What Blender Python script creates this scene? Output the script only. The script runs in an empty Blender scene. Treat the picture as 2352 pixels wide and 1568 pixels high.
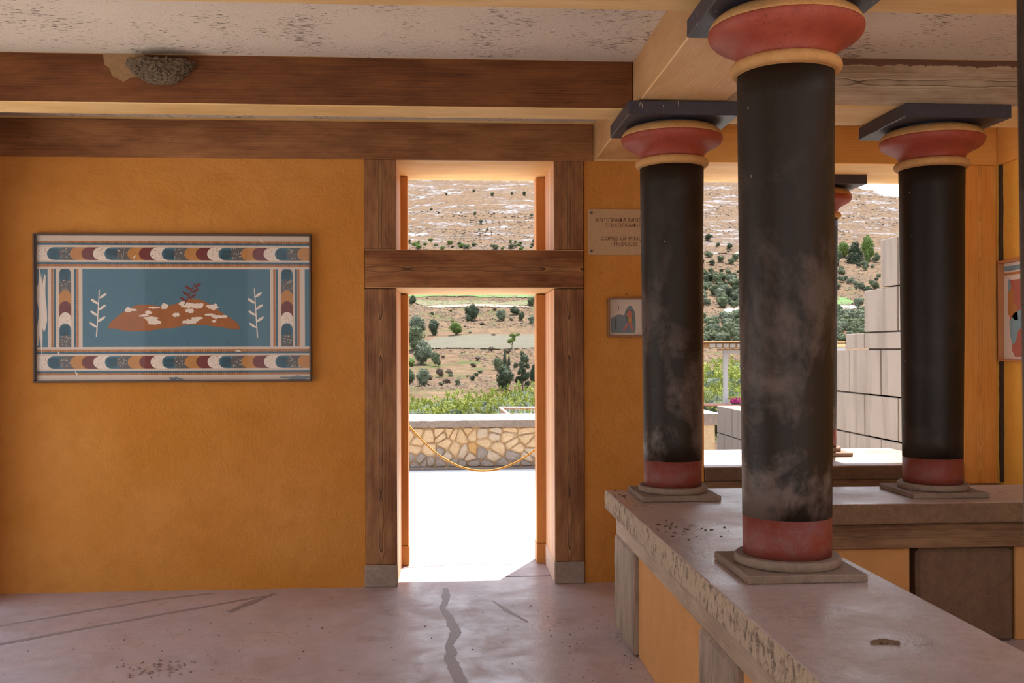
import bpy, bmesh, math, random
from mathutils import Vector, Matrix, noise
C = bpy.context.scene
COL = C.collection
random.seed(7)

# ------------------------------------------------------------------ camera
CAM_F = 2250.0; YAW = math.radians(3.71); ROLL = 0.0035; EYE = 1.6; HY = 804.5; CX = 1176.0
cd = bpy.data.cameras.new('camera'); cam = bpy.data.objects.new('camera', cd); COL.objects.link(cam)
cd.sensor_fit = 'HORIZONTAL'; cd.sensor_width = 36.0; cd.lens = 36.0*CAM_F/2352.0
cd.shift_y = (HY-784.0)/2352.0; cd.clip_start = 0.05; cd.clip_end = 5000
cam.location = (0, 0, EYE)
cam.rotation_euler = (Matrix.Rotation(-YAW, 3, 'Z') @ Matrix.Rotation(math.pi/2, 3, 'X') @ Matrix.Rotation(-ROLL, 3, 'Z')).to_euler()
cd.dof.use_dof = True; cd.dof.focus_distance = 6.6; cd.dof.aperture_fstop = 8.0
C.camera = cam

# ------------------------------------------------------------------ sky, sun, exposure
SUN_DIR = Vector((0.32, 0.69, 2.03)).normalized()
w = bpy.data.worlds.new('sky'); C.world = w; w.use_nodes = True
wn = w.node_tree; wn.nodes.clear()
wo = wn.nodes.new('ShaderNodeOutputWorld'); bg = wn.nodes.new('ShaderNodeBackground')
tc = wn.nodes.new('ShaderNodeTexCoord'); sp = wn.nodes.new('ShaderNodeSeparateXYZ'); rp = wn.nodes.new('ShaderNodeValToRGB')
wn.links.new(tc.outputs['Generated'], sp.inputs[0]); wn.links.new(sp.outputs['Z'], rp.inputs[0])
rp.color_ramp.elements[0].position = 0.0; rp.color_ramp.elements[0].color = (0.97, 0.98, 1.0, 1)
rp.color_ramp.elements[1].position = 0.75; rp.color_ramp.elements[1].color = (0.55, 0.72, 1.0, 1)
wn.links.new(rp.outputs[0], bg.inputs[0]); bg.inputs[1].default_value = 2.5
wn.links.new(bg.outputs[0], wo.inputs[0])
sl = bpy.data.lights.new('sun', 'SUN'); so = bpy.data.objects.new('sun', sl); COL.objects.link(so)
sl.energy = 13.0; sl.angle = math.radians(0.55); sl.color = (1.0, 0.94, 0.85)
so.rotation_euler = SUN_DIR.to_track_quat('Z', 'Y').to_euler(); so.location = (3, 9, 20)
C.view_settings.view_transform = 'Standard'; C.view_settings.look = 'None'
C.view_settings.gamma = 1.0; C.view_settings.use_curve_mapping = False
C.view_settings.exposure = 0.0
try:
    C.cycles.max_bounces = 9; C.cycles.diffuse_bounces = 7; C.cycles.glossy_bounces = 3
    C.cycles.transmission_bounces = 3; C.cycles.caustics_reflective = False; C.cycles.caustics_refractive = False
    C.cycles.sample_clamp_indirect = 8.0; C.cycles.use_denoising = True
except Exception: pass

# ------------------------------------------------------------------ object helpers
def tag(o, label=None, cat=None, group=None, kind=None):
    if label: o['label'] = label
    if cat: o['category'] = cat
    if group: o['group'] = group
    if kind: o['kind'] = kind
    return o
WL = {}
def wloc(o): return WL.get(o.name, Vector(o.location)) if o else Vector((0, 0, 0))
def empty(name, loc, label=None, cat=None, group=None, kind=None, parent=None):
    o = bpy.data.objects.new(name, None); COL.objects.link(o); o.empty_display_size = 0.1
    loc = Vector(loc); o.location = loc-wloc(parent); WL[o.name] = loc
    if parent: o.parent = parent
    return tag(o, label, cat, group, kind)
def link(name, bm, mats, parent=None, smooth=False, origin=None, **kw):
    """one mesh object; bm is in world coordinates; origin at its box centre"""
    vs = [v.co for v in bm.verts]
    lo = Vector([min(v[i] for v in vs) for i in range(3)]); hi = Vector([max(v[i] for v in vs) for i in range(3)])
    c = Vector(origin) if origin is not None else (lo+hi)/2
    bmesh.ops.translate(bm, verts=bm.verts, vec=-c)
    me = bpy.data.meshes.new(name); bm.to_mesh(me); bm.free()
    if not isinstance(mats, (list, tuple)): mats = [mats]
    for m in mats: me.materials.append(m)
    if smooth:
        for p in me.polygons: p.use_smooth = True
    o = bpy.data.objects.new(name, me); COL.objects.link(o)
    o.location = c-wloc(parent); WL[o.name] = c
    if parent: o.parent = parent
    return tag(o, **kw)
def add_box(bm, lo, hi, bev=0.0, mi=0, seg=1):
    r = bmesh.ops.create_cube(bm, size=1.0)
    lo = Vector(lo); hi = Vector(hi); vs = r['verts']
    for v in vs: v.co = Vector([lo[i]+(v.co[i]+.5)*(hi[i]-lo[i]) for i in range(3)])
    fs = set(f for v in vs for f in v.link_faces)
    for f in fs: f.material_index = mi
    if bev > 0:
        es = list(set(e for v in vs for e in v.link_edges))
        bmesh.ops.bevel(bm, geom=es, offset=bev, segments=seg, profile=.6, affect='EDGES', clamp_overlap=True, material=-1)
def box(name, lo, hi, mats, parent=None, bev=0.004, origin=None, facemat=None, rough=0, cell=0.06, **kw):
    bm = bmesh.new(); add_box(bm, lo, hi, bev)
    if rough:                                    # chipped, uneven edges
        L = [hi[i]-lo[i] for i in range(3)]
        for ax in range(3):
            n = min(60, int(L[ax]/cell))
            for k in range(1, n):
                co = Vector((0, 0, 0)); no = Vector((0, 0, 0)); co[ax] = lo[ax]+L[ax]*k/n; no[ax] = 1
                bmesh.ops.bisect_plane(bm, geom=bm.verts[:]+bm.edges[:]+bm.faces[:], plane_co=co, plane_no=no)
        for v in bm.verts:
            d = noise.noise_vector(v.co*9)+0.6*noise.noise_vector(v.co*31)
            v.co += d*rough
    if facemat:                                  # facemat(normal) -> slot
        bm.normal_update()
        for f in bm.faces: f.material_index = facemat(f.normal)
    return link(name, bm, mats, parent, origin=origin, **kw)
def lathe(name, cx, cy, prof, mat, parent, seg=72, smooth=True, mi=None, wob=0.0, **kw):
    bm = bmesh.new(); rings = []
    for (r, z) in prof:
        ring = []
        for k in range(seg):
            a = 2*math.pi*k/seg
            rr = r
            if wob: rr += wob*noise.noise(Vector((math.cos(a)*2, math.sin(a)*2, z*3+cx)))
            ring.append(bm.verts.new((cx+rr*math.cos(a), cy+rr*math.sin(a), z)))
        rings.append(ring)
    for i in range(len(rings)-1):
        for k in range(seg):
            f = bm.faces.new((rings[i][k], rings[i][(k+1) % seg], rings[i+1][(k+1) % seg], rings[i+1][k]))
            if mi: f.material_index = mi[i]
    bm.faces.new(rings[0][::-1]); bm.faces.new(rings[-1])
    bmesh.ops.recalc_face_normals(bm, faces=bm.faces)
    o = link(name, bm, mat, parent, smooth=False, **kw)
    for p in o.data.polygons: p.use_smooth = smooth and abs(p.normal.z) < 0.97
    return o
def tube(bm, pts, r, seg=8, mi=0, cap=True):
    rings = []
    for i, p in enumerate(pts):
        p = Vector(p); t = (Vector(pts[min(i+1, len(pts)-1)])-Vector(pts[max(i-1, 0)])).normalized()
        a = Vector((0, 0, 1)) if abs(t.z) < .9 else Vector((1, 0, 0))
        u = t.cross(a).normalized(); v = t.cross(u)
        rr = r[i] if isinstance(r, (list, tuple)) else r
        rings.append([bm.verts.new(p+u*rr*math.cos(2*math.pi*k/seg)+v*rr*math.sin(2*math.pi*k/seg)) for k in range(seg)])
    for i in range(len(rings)-1):
        for k in range(seg):
            f = bm.faces.new((rings[i][k], rings[i][(k+1) % seg], rings[i+1][(k+1) % seg], rings[i+1][k])); f.material_index = mi
    if cap:
        bm.faces.new(rings[0][::-1]).material_index = mi; bm.faces.new(rings[-1]).material_index = mi

# ------------------------------------------------------------------ material helpers
class NM:
    def __init__(s, name, rough=.8, spec=.3):
        m = bpy.data.materials.new(name); m.use_nodes = True; s.m = m; s.t = m.node_tree; s.n = s.t.nodes
        s.b = s.n['Principled BSDF']; s.b.inputs['Roughness'].default_value = rough
        s.b.inputs['Specular IOR Level'].default_value = spec
        s.tc = s.n.new('ShaderNodeTexCoord'); s.co = s.tc.outputs['Object']
    def use_world(s):
        g = s.n.new('ShaderNodeNewGeometry'); s.co = g.outputs['Position']; return s
    def L(s, a, b): s.t.links.new(a, b)
    def map(s, scale=(1, 1, 1), src=None, loc=(0, 0, 0)):
        n = s.n.new('ShaderNodeMapping'); n.inputs['Scale'].default_value = scale; n.inputs['Location'].default_value = loc
        s.L(src or s.co, n.inputs['Vector']); return n.outputs[0]
    def noise(s, scale, detail=4, rough=.55, vec=None, dist=0, out='Fac'):
        n = s.n.new('ShaderNodeTexNoise'); n.inputs['Scale'].default_value = scale; n.inputs['Detail'].default_value = detail
        n.inputs['Roughness'].default_value = rough; n.inputs['Distortion'].default_value = dist
        s.L(vec or s.co, n.inputs['Vector']); return n.outputs[out]
    def vor(s, scale, vec=None, feature='F1', out='Distance'):
        n = s.n.new('ShaderNodeTexVoronoi'); n.feature = feature; n.inputs['Scale'].default_value = scale
        s.L(vec or s.co, n.inputs['Vector']); return n.outputs[out]
    def ramp(s, fac, stops):
        n = s.n.new('ShaderNodeValToRGB'); e = n.color_ramp.elements
        def c4(c): return (c, c, c, 1) if not isinstance(c, (tuple, list)) else tuple(c)+(1,)
        e[0].position, e[0].color = stops[0][0], c4(stops[0][1]); e[1].position, e[1].color = stops[-1][0], c4(stops[-1][1])
        for p, c in stops[1:-1]:
            x = e.new(p); x.color = c4(c)
        s.L(fac, n.inputs[0]); return n.outputs[0]
    def mth(s, op, a, b=None, c=None, clamp=False):
        n = s.n.new('ShaderNodeMath'); n.operation = op; n.use_clamp = clamp
        for i, x in enumerate((a, b, c)):
            if x is None: continue
            if isinstance(x, (int, float)): n.inputs[i].default_value = x
            else: s.L(x, n.inputs[i])
        return n.outputs[0]
    def mix(s, fac, a, b, mode='MIX'):
        n = s.n.new('ShaderNodeMix'); n.data_type = 'RGBA'; n.blend_type = mode
        for i, x in ((0, fac), (6, a), (7, b)):
            if isinstance(x, (int, float)): n.inputs[i].default_value = x
            elif isinstance(x, (tuple, list)): n.inputs[i].default_value = tuple(x)+(1,)
            else: s.L(x, n.inputs[i])
        return n.outputs[2]
    def xyz(s, src=None):
        n = s.n.new('ShaderNodeSeparateXYZ'); s.L(src or s.co, n.inputs[0]); return n.outputs
    def comb(s, x, y, z):
        n = s.n.new('ShaderNodeCombineXYZ')
        for i, q in enumerate((x, y, z)):
            if isinstance(q, (int, float)): n.inputs[i].default_value = q
            else: s.L(q, n.inputs[i])
        return n.outputs[0]
    def bump(s, h, strength=.3, dist=.01):
        n = s.n.new('ShaderNodeBump'); n.inputs['Strength'].default_value = strength; n.inputs['Distance'].default_value = dist
        s.L(h, n.inputs['Height']); s.L(n.outputs[0], s.b.inputs['Normal'])
    def color(s, c):
        if isinstance(c, (tuple, list)): s.b.inputs['Base Color'].default_value = tuple(c)+(1,)
        else: s.L(c, s.b.inputs['Base Color'])
        return s
    def rough(s, r): s.L(r, s.b.inputs['Roughness']); return s

def flat(name, c, rough=.7, spec=.3, var=.12, sc=40):
    n = NM(name, rough, spec); f = n.noise(sc, 3)
    n.color(n.mix(f, tuple(x*(1-var) for x in c), tuple(min(1, x*(1+var)) for x in c))); return n.m

def m_plaster(name, a, b, c):
    n = NM(name, .85, .15).use_world()
    f = n.noise(1.1, 5, .6); g = n.noise(9, 4, .6)
    col = n.mix(n.ramp(f, [(.35, 0), (.65, 1)]), a, b)
    col = n.mix(n.ramp(g, [(.45, 0), (.8, .6)]), col, c)
    scr = n.ramp(n.noise(3, 6, .7, n.map((1, 1, 2.2)), dist=1.5), [(.66, 0), (.72, .35)])
    col = n.mix(scr, col, tuple(min(1, x*1.2+.04) for x in b))
    n.color(col)
    h = n.mth('ADD', n.mth('MULTIPLY', n.noise(2.5, 6, .6), 1.2), n.mth('MULTIPLY', n.noise(60, 3), .25))
    n.bump(h, .75, .03); return n.m
PLASTER = m_plaster('ochre_plaster', (.44, .163, .023), (.50, .205, .045), (.385, .146, .024))
PLASTER2 = m_plaster('yellow_plaster', (.76, .39, .06), (.80, .42, .075), (.72, .36, .055))
PLASTER3 = m_plaster('panel_plaster', (.50, .235, .075), (.55, .265, .095), (.45, .205, .06))

def m_wood(name, Lax, Aax, dark, mid, light, eye=1.0, width=.2, worn=None, topstain=None):
    """painted wood grain: Lax runs along the timber, Aax across its face; rings close into eyes along the middle"""
    n = NM(name, .62, .3); x = n.xyz(); L = x['XYZ'.index(Lax)]; A = x['XYZ'.index(Aax)]
    Lr = n.comb(n.mth('MULTIPLY', L, 1.0), n.mth('MULTIPLY', A, 14), n.mth('MULTIPLY', x['XYZ'.index([q for q in 'XYZ' if q not in (Lax, Aax)][0])], 14))
    fine = n.noise(5, 6, .7, n.comb(n.mth('MULTIPLY', L, .3), n.mth('MULTIPLY', A, 30), 0), dist=.25)
    blot = n.noise(2.2, 4, .6, n.comb(n.mth('MULTIPLY', L, .9), n.mth('MULTIPLY', A, 3), 1.7))
    an = n.mth('DIVIDE', A, width)
    v = n.mth('ADD', n.mth('MULTIPLY', n.mth('MULTIPLY', an, an), 75.0), n.mth('MULTIPLY', n.noise(2.6, 2, .4, n.comb(L, n.mth('MULTIPLY', A, .6), 0)), 4.0))
    band = n.mth('FRACT', n.mth('MULTIPLY', v, 1.3))
    band = n.ramp(band, [(0, 0), (.75, .45), (.92, 1), (1, 0)])
    mask = n.ramp(n.mth('ADD', n.mth('ABSOLUTE', an), n.mth('MULTIPLY', n.noise(2, 2, .5, n.comb(L, 0, 5)), .12)), [(.11, 1), (.24, 0)])
    col = n.mix(n.ramp(fine, [(.36, 0), (.64, 1)]), dark, mid)
    col = n.mix(n.ramp(blot, [(.42, 0), (.68, .75)]), col, light)
    col = n.mix(n.mth('MULTIPLY', mask, .45*eye), col, light)
    col = n.mix(n.mth('MULTIPLY', n.mth('MULTIPLY', band, mask), .85*eye), col, tuple(q*.35 for q in dark))
    if worn:
        wf = n.noise(6, 6, .75, n.comb(n.mth('MULTIPLY', L, .7), n.mth('MULTIPLY', A, 5), 3))
        col = n.mix(n.ramp(wf, [(.5, 0), (.6, .8)]), col, worn)
    if topstain:
        e = n.mth('ADD', n.mth('MULTIPLY', an, 1.0), n.mth('MULTIPLY', n.noise(7, 5, .7, n.comb(L, 0, 0)), .30))
        col = n.mix(n.ramp(e, [(.50, 0), (.52, 1)]), col, topstain)
    n.color(col)
    n.bump(n.mth('ADD', fine, n.mth('MULTIPLY', n.mth('MULTIPLY', band, mask), -.8*eye)), .5, .008)
    return n.m
BRN = ((.17, .065, .022), (.25, .105, .038), (.42, .21, .095))
W_BEAM = m_wood('brown_beam_paint', 'X', 'Z', (.065, .017, .003), (.165, .048, .007), (.24, .085, .02), eye=.15, width=.26)
W_BEAM2 = m_wood('faded_brown_beam_paint', 'X', 'Z', (.115, .037, .009), (.25, .09, .024), (.37, .16, .055), eye=.35, width=.26)
W_LINT = m_wood('brown_lintel_paint', 'X', 'Z', (.095, .026, .005), (.215, .068, .013), (.42, .18, .06), eye=1.2, width=.25)
W_POST = m_wood('brown_post_paint', 'Z', 'X', (.10, .033, .009), (.22, .080, .025), (.40, .18, .065), eye=1.2, width=.21)
W_SOFX = m_wood('tan_soffit_paint', 'X', 'Y', (.58, .33, .11), (.72, .45, .18), (.78, .53, .25), eye=.12, width=.3)
W_SOFY = m_wood('tan_beam_paint', 'Y', 'X', (.58, .32, .13), (.70, .42, .19), (.76, .49, .25), eye=.1, width=.4)
W_SIDE = m_wood('tan_beam_side_paint', 'Y', 'Z', (.42, .215, .085), (.52, .285, .12), (.60, .35, .16), eye=.1, width=.3)
W_FADED = m_wood('weathered_beam_paint', 'X', 'Z', (.22, .13, .07), (.40, .28, .18), (.60, .46, .32), eye=1.2, width=.26, topstain=(.13, .06, .035))
W_ORNG = m_wood('orange_beam_paint', 'X', 'Z', (.66, .28, .05), (.78, .36, .075), (.82, .42, .11), eye=.1, width=.26)
W_ORNGP = m_wood('orange_post_paint', 'Z', 'X', (.62, .225, .03), (.76, .31, .05), (.82, .38, .08), eye=.5, width=.25)
W_STUB = m_wood('orange_stub_paint', 'Z', 'X', (.42, .16, .035), (.52, .22, .05), (.58, .27, .07), eye=.1, width=.06)
W_LOW = m_wood('weathered_plinth_wood', 'X', 'Z', (.12, .055, .025), (.24, .125, .06), (.42, .245, .125), eye=.9, width=.15)
W_LOWY = m_wood('weathered_plinth_wood_side', 'Y', 'Z', (.20, .13, .08), (.38, .265, .175), (.50, .36, .25), eye=.2, width=.2)
W_PPOST = m_wood('weathered_grey_post_wood', 'Z', 'Y', (.10, .06, .04), (.32, .225, .155), (.46, .34, .25), eye=.2, width=.4)

def m_jamb():
    n = NM('striped_reveal_paint', .55, .4); x = n.xyz()
    u = n.mth('ADD', x[1], n.mth('MULTIPLY', n.noise(2, 3, .5, n.comb(0, 0, x[2])), .02))
    s = n.noise(13, 2, .6, n.comb(0, u, 0)); t = n.noise(60, 2, .6, n.comb(0, u, n.mth('MULTIPLY', x[2], .02)))
    col = n.mix(n.ramp(s, [(.40, 0), (.48, 1)]), (.78, .50, .18), (.56, .25, .14))
    col = n.mix(n.ramp(s, [(.52, 0), (.6, .9)]), col, (.76, .54, .25))
    col = n.mix(n.ramp(t, [(.55, 0), (.62, .6)]), col, (.42, .15, .09))
    n.color(col); n.bump(t, .2, .004); return n.m
JAMB = m_jamb()

def m_stone(name, a, b, c, pit=.5, rough=.8, spec=.3, sc=1.0, glossy=None, world=True):
    n = NM(name, rough, spec)
    if world: n.use_world()
    f = n.noise(2.2*sc, 6, .65); g = n.noise(22*sc, 5, .7); k = n.noise(120*sc, 3, .6)
    col = n.mix(n.ramp(f, [(.35, 0), (.68, 1)]), a, b)
    col = n.mix(n.ramp(g, [(.42, 0), (.78, .8)]), col, c)
    col = n.mix(n.ramp(k, [(.30, .55), (.44, 0)]), col, tuple(q*.45 for q in a))
    n.color(col)
    if glossy:
        n.rough(n.ramp(n.noise(3.5, 5, .6), [(.34, glossy[0]), (.66, glossy[1])]))
    h = n.mth('ADD', n.mth('MULTIPLY', g, 1.0), n.mth('MULTIPLY', k, .5))
    n.bump(h, pit, .012); return n.m
SLAB_TOP = m_stone('worn_slab_top', (.36, .27, .23), (.46, .36, .31), (.29, .205, .165), pit=.22, rough=.4, spec=.65, glossy=(.24, .50))
def m_pit():
    n = NM('pitted_slab_edge', .8, .3).use_world(); a = n.noise(38, 5, .8, n.map((1, .8, .55))); b = n.noise(2.5, 4)
    col = n.mix(b, (.40, .29, .19), (.52, .39, .27))
    col = n.mix(n.ramp(n.mth('ADD', a, n.mth('MULTIPLY', b, .25)), [(.64, 0), (.72, .9)]), col, (.13, .09, .06))
    n.color(col); n.bump(a, 1.0, .02); return n.m
SLAB_SIDE = m_pit()
SLAB_FRONT = m_stone('brown_slab_edge', (.17, .098, .052), (.225, .132, .072), (.11, .06, .032), pit=.8, sc=1.4)
BASE_ST = m_stone('plinth_stone', (.20, .135, .095), (.26, .18, .13), (.155, .10, .07), pit=.3, sc=1.5)
DARK_ST = m_stone('dark_panel_stone', (.13, .072, .038), (.18, .105, .06), (.095, .05, .028), pit=.5)
DOOR_BASE = m_stone('door_base_stone', (.27, .19, .14), (.36, .26, .19), (.20, .13, .09), pit=.6, sc=1.5)
PALE_BASE = m_stone('pale_reveal_base_stone', (.62, .48, .38), (.70, .55, .44), (.55, .40, .30), pit=.3)

def m_floor():
    n = NM('worn_concrete_floor', .5, .7).use_world()
    f = n.noise(.9, 6, .6); g = n.noise(7, 6, .7); k = n.noise(70, 3, .6)
    col = n.mix(n.ramp(f, [(.36, 0), (.64, 1)]), (.36, .275, .255), (.46, .37, .355))
    col = n.mix(n.ramp(g, [(.40, 0), (.80, .7)]), col, (.54, .45, .46))
    sp_ = n.vor(9, out='Distance'); spm = n.mth('MULTIPLY', n.ramp(sp_, [(.06, 1), (.10, 0)]), n.ramp(n.noise(4, 2), [(.5, 0), (.55, 1)]))
    col = n.mix(n.mth('MULTIPLY', spm, .6), col, (.14, .085, .06))
    col = n.mix(n.ramp(k, [(.28, .5), (.38, 0)]), col, (.22, .16, .14))
    n.color(col); n.rough(n.ramp(n.noise(2.6, 7, .7, dist=.4), [(.36, .26), (.64, .58)]))
    n.bump(n.mth('ADD', g, n.mth('MULTIPLY', k, .35)), .28, .008); return n.m
FLOOR = m_floor()
DAMP = m_stone('damp_streak', (.27, .21, .19), (.30, .235, .215), (.24, .19, .17), pit=.1, rough=.5)

def m_ceil():
    n = NM('rough_white_ceiling', .9, .1).use_world()
    a = n.noise(75, 4, .8, n.map((.35, 1, 1))); mk = n.noise(2.6, 5, .7)
    s = n.mth('ADD', a, n.mth('MULTIPLY', mk, .55))
    f = n.noise(1.5, 3)
    col = n.mix(f, (.60, .50, .40), (.70, .59, .48))
    col = n.mix(n.ramp(s, [(.875, 0), (.91, .85)]), col, (.10, .075, .06))
    n.color(col); n.bump(n.mth('ADD', a, n.noise(60, 2)), .35, .008); return n.m
CEIL = m_ceil()

def m_col(name, base, dust, specks=True):
    n = NM(name, .55, .22)
    x = n.xyz()
    d = n.noise(3.0, 7, .66, n.map((1, 1, .7)), dist=.35); k = n.noise(90, 3, .65)
    hz = n.ramp(x[2], [(-.9, 1), (.45, .12)]) if False else n.mth('MULTIPLY_ADD', x[2], -.55, .42, clamp=True)
    fac = n.mth('MULTIPLY', n.ramp(d, [(.48, 0), (.60, 1)]), hz)
    col = n.mix(n.ramp(k, [(.35, 0), (.7, 1)]), base, tuple(q*1.7 for q in base))
    col = n.mix(n.mth('MULTIPLY', fac, .85), col, dust)
    if specks:
        v = n.vor(26, n.map((1, 1, .45)), out='Distance')
        sm = n.mth('MULTIPLY', n.ramp(v, [(.05, 1), (.085, 0)]), n.ramp(n.noise(5, 2, vec=n.map((1, 1, .5))), [(.56, 0), (.60, 1)]))
        col = n.mix(n.mth('MULTIPLY', sm, .8), col, (.42, .34, .27))
    n.color(col); n.rough(n.ramp(k, [(.3, .42), (.7, .62)]))
    n.bump(k, .12, .003); return n.m
BLACK = m_col('black_column_paint', (.0125, .0072, .0042), (.15, .105, .085))
BLACK2 = m_col('clean_black_column_paint', (.0085, .005, .0035), (.03, .02, .015))
REDB = m_stone('red_base_paint', (.15, .024, .013), (.17, .030, .017), (.16, .075, .06), pit=.12, rough=.55, sc=1.1)
CAPRED = m_stone('red_capital_paint', (.26, .042, .022), (.34, .072, .040), (.22, .035, .02), pit=.12, rough=.55, sc=.8)
CAPYEL = m_stone('ochre_ring_paint', (.46, .23, .075), (.54, .29, .11), (.36, .18, .06), pit=.15, sc=2)
def m_abacus():
    n = NM('blue_black_abacus_paint', .5, .4); k = n.noise(60, 3)
    s = n.noise(22, 3, .6, n.map((3, 3, .5))); mk = n.noise(4, 2)
    col = n.mix(k, (.022, .019, .026), (.05, .042, .055))
    col = n.mix(n.mth('MULTIPLY', n.ramp(s, [(.66, 0), (.70, 1)]), n.ramp(mk, [(.5, 0), (.56, 1)])), col, (.50, .42, .32))
    n.color(col); n.bump(k, .2, .004); return n.m
ABACUS = m_abacus()
DEEP = flat('dark_joint', (.05, .028, .018))
# ------------------------------------------------------------------ setting: floor, walls, ceiling
WY = 6.68; WB = 7.5; CZ = 3.17
XL = -3.0; XR = 3.90; YB = -1.6
fl = box('floor', (XL-.3, YB, -.2), (XR+.3, 7.52, 0), FLOOR, bev=0, kind='structure')
# damp streaks and filled cracks on the floor: thin skins of cement of their own shape
def streak(pts, widths, mat, name='damp_streak', parent=fl):
    bm = bmesh.new(); L = []; R_ = []
    P = [Vector((p[0], p[1], 0)) for p in pts]
    fine = []
    for i in range(len(P)-1):
        for k in range(8): fine.append((P[i].lerp(P[i+1], k/8), widths[i]+(widths[i+1]-widths[i])*k/8))
    fine.append((P[-1], widths[-1]))
    for i, (p, wd) in enumerate(fine):
        t = (fine[min(i+1, len(fine)-1)][0]-fine[max(i-1, 0)][0]).normalized(); nn = Vector((-t.y, t.x, 0))
        w1 = wd*(.7+.45*noise.noise(p*7)+.2*noise.noise(p*25)); w2 = wd*(.7+.45*noise.noise(p*6+Vector((5, 2, 1)))+.2*noise.noise(p*22))
        L.append(p+nn*w1/2); R_.append(p-nn*w2/2)
    vt = [bm.verts.new((p.x, p.y, .0015)) for p in L+R_[::-1]]
    vb = [bm.verts.new((p.x, p.y, -.002)) for p in L+R_[::-1]]
    m_ = len(L)
    for i in range(m_-1): bm.faces.new((vt[i], vt[i+1], vt[2*m_-2-i], vt[2*m_-1-i]))
    N_ = len(vt)
    for i in range(N_): bm.faces.new((vt[i], vb[i], vb[(i+1) % N_], vt[(i+1) % N_]))
    bmesh.ops.recalc_face_normals(bm, faces=bm.faces)
    return link(name, bm, mat, parent)
streak([(-.03, 6.62), (-.02, 6.4), (-.045, 6.1), (.0, 5.9), (.035, 5.6), (.0, 5.35), (.005, 5.1), (.045, 4.8), (.06, 4.5)], [.05, .07, .06, .07, .09, .07, .08, .10, .08], DAMP)
streak([(.28, 6.25), (.36, 6.0), (.46, 5.75)], [.02, .045, .02], DAMP)
streak([(-1.2, 6.5), (-1.6, 6.2), (-2.0, 5.9), (-2.5, 5.5), (-2.9, 5.2)], [.03, .06, .05, .07, .04], DAMP)
streak([(-1.55, 6.6), (-1.9, 6.45), (-2.3, 6.15), (-2.7, 5.85)], [.04, .05, .06, .02], DAMP)
streak([(-1.15, 6.55), (-1.3, 6.25), (-1.35, 6.1)], [.05, .09, .05], DAMP)
# threshold joint strip
box('threshold_strip', (.40, 6.912, -.002), (.72, 6.924, .0015), DEEP, parent=fl, bev=0)
def crumbs(name, spots, n, mat, z, label, cat, smin=.003, smax=.011):
    bm = bmesh.new()
    for i in range(n):
        cx, cy, sx, sy = random.choice(spots); x = random.gauss(cx, sx); y = random.gauss(cy, sy)
        s = random.uniform(smin, smax)*random.choice((.5, 1, 1))
        r = bmesh.ops.create_icosphere(bm, subdivisions=1, radius=s)
        a = random.uniform(0, 3)
        for v in r['verts']:
            q = v.co.copy(); q.x *= random.uniform(.8, 2.2); q.z *= .55
            v.co = Vector((x+q.x*math.cos(a)-q.y*math.sin(a), y+q.x*math.sin(a)+q.y*math.cos(a), z+max(q.z, -s*.4)+s*.4))
    return link(name, bm, mat, None, label=label, cat=cat, kind='stuff')
CRUMB = flat('dark_dirt', (.08, .05, .035), .9)
crumbs('floor_debris', [(-1.5, 5.1, .13, .07), (-1.45, 5.0, .08, .05)], 90, flat('dirt_flakes', (.30, .20, .15), .9), 0, 'small flakes of fallen mud scattered on the floor at lower left', 'debris', .003, .010)
crumbs('floor_grit', [(.5, 5.7, .45, .5), (.75, 5.2, .12, .3), (-1.2, 5.6, .8, .4), (.93, 4.9, .01, .5)], 260, CRUMB, 0, 'dark grit and droppings strewn over the concrete floor near the doorway', 'grit', .0015, .004)

# back wall pieces (plaster, full thickness)
wb = empty('wall_back', (0, WY, 0), kind='structure')
def wallpart(lo, hi, nm='plaster_panel', mat=None, bev=0.0): return box(nm, lo, hi, mat or PLASTER, parent=wb, bev=bev)
PF = WY+.012
wallpart((XL-.3, PF, 0), (-.566, WB, 2.90))
wallpart((.932, PF, 0), (1.55, WB, 2.90))
wallpart((1.55, PF, 0), (XR+.3, WB, .64), mat=PLASTER2)
wallpart((3.60, PF, .64), (XR+.3, WB, 2.90), mat=PLASTER2)
box('wall_head', (XL-.3, PF+.004, 2.90), (XR+.3, WB, 3.6), W_SOFX, parent=wb, bev=0)
# wall beam along the top of the wall, two lengths
box('trim_1', (XL, WY, 2.897), (.998, PF+.01, 3.150), W_BEAM2, bev=.003, kind='structure', rough=.0012, cell=.2)
box('trim_2', (1.474, WY, 2.897), (3.868, PF+.01, 3.162), W_ORNG, bev=.003, kind='structure')
box('trim_3', (3.872, 3.2, 2.897), (XR+.02, PF+.01, 3.162), W_ORNG, bev=.003, kind='structure')

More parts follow.
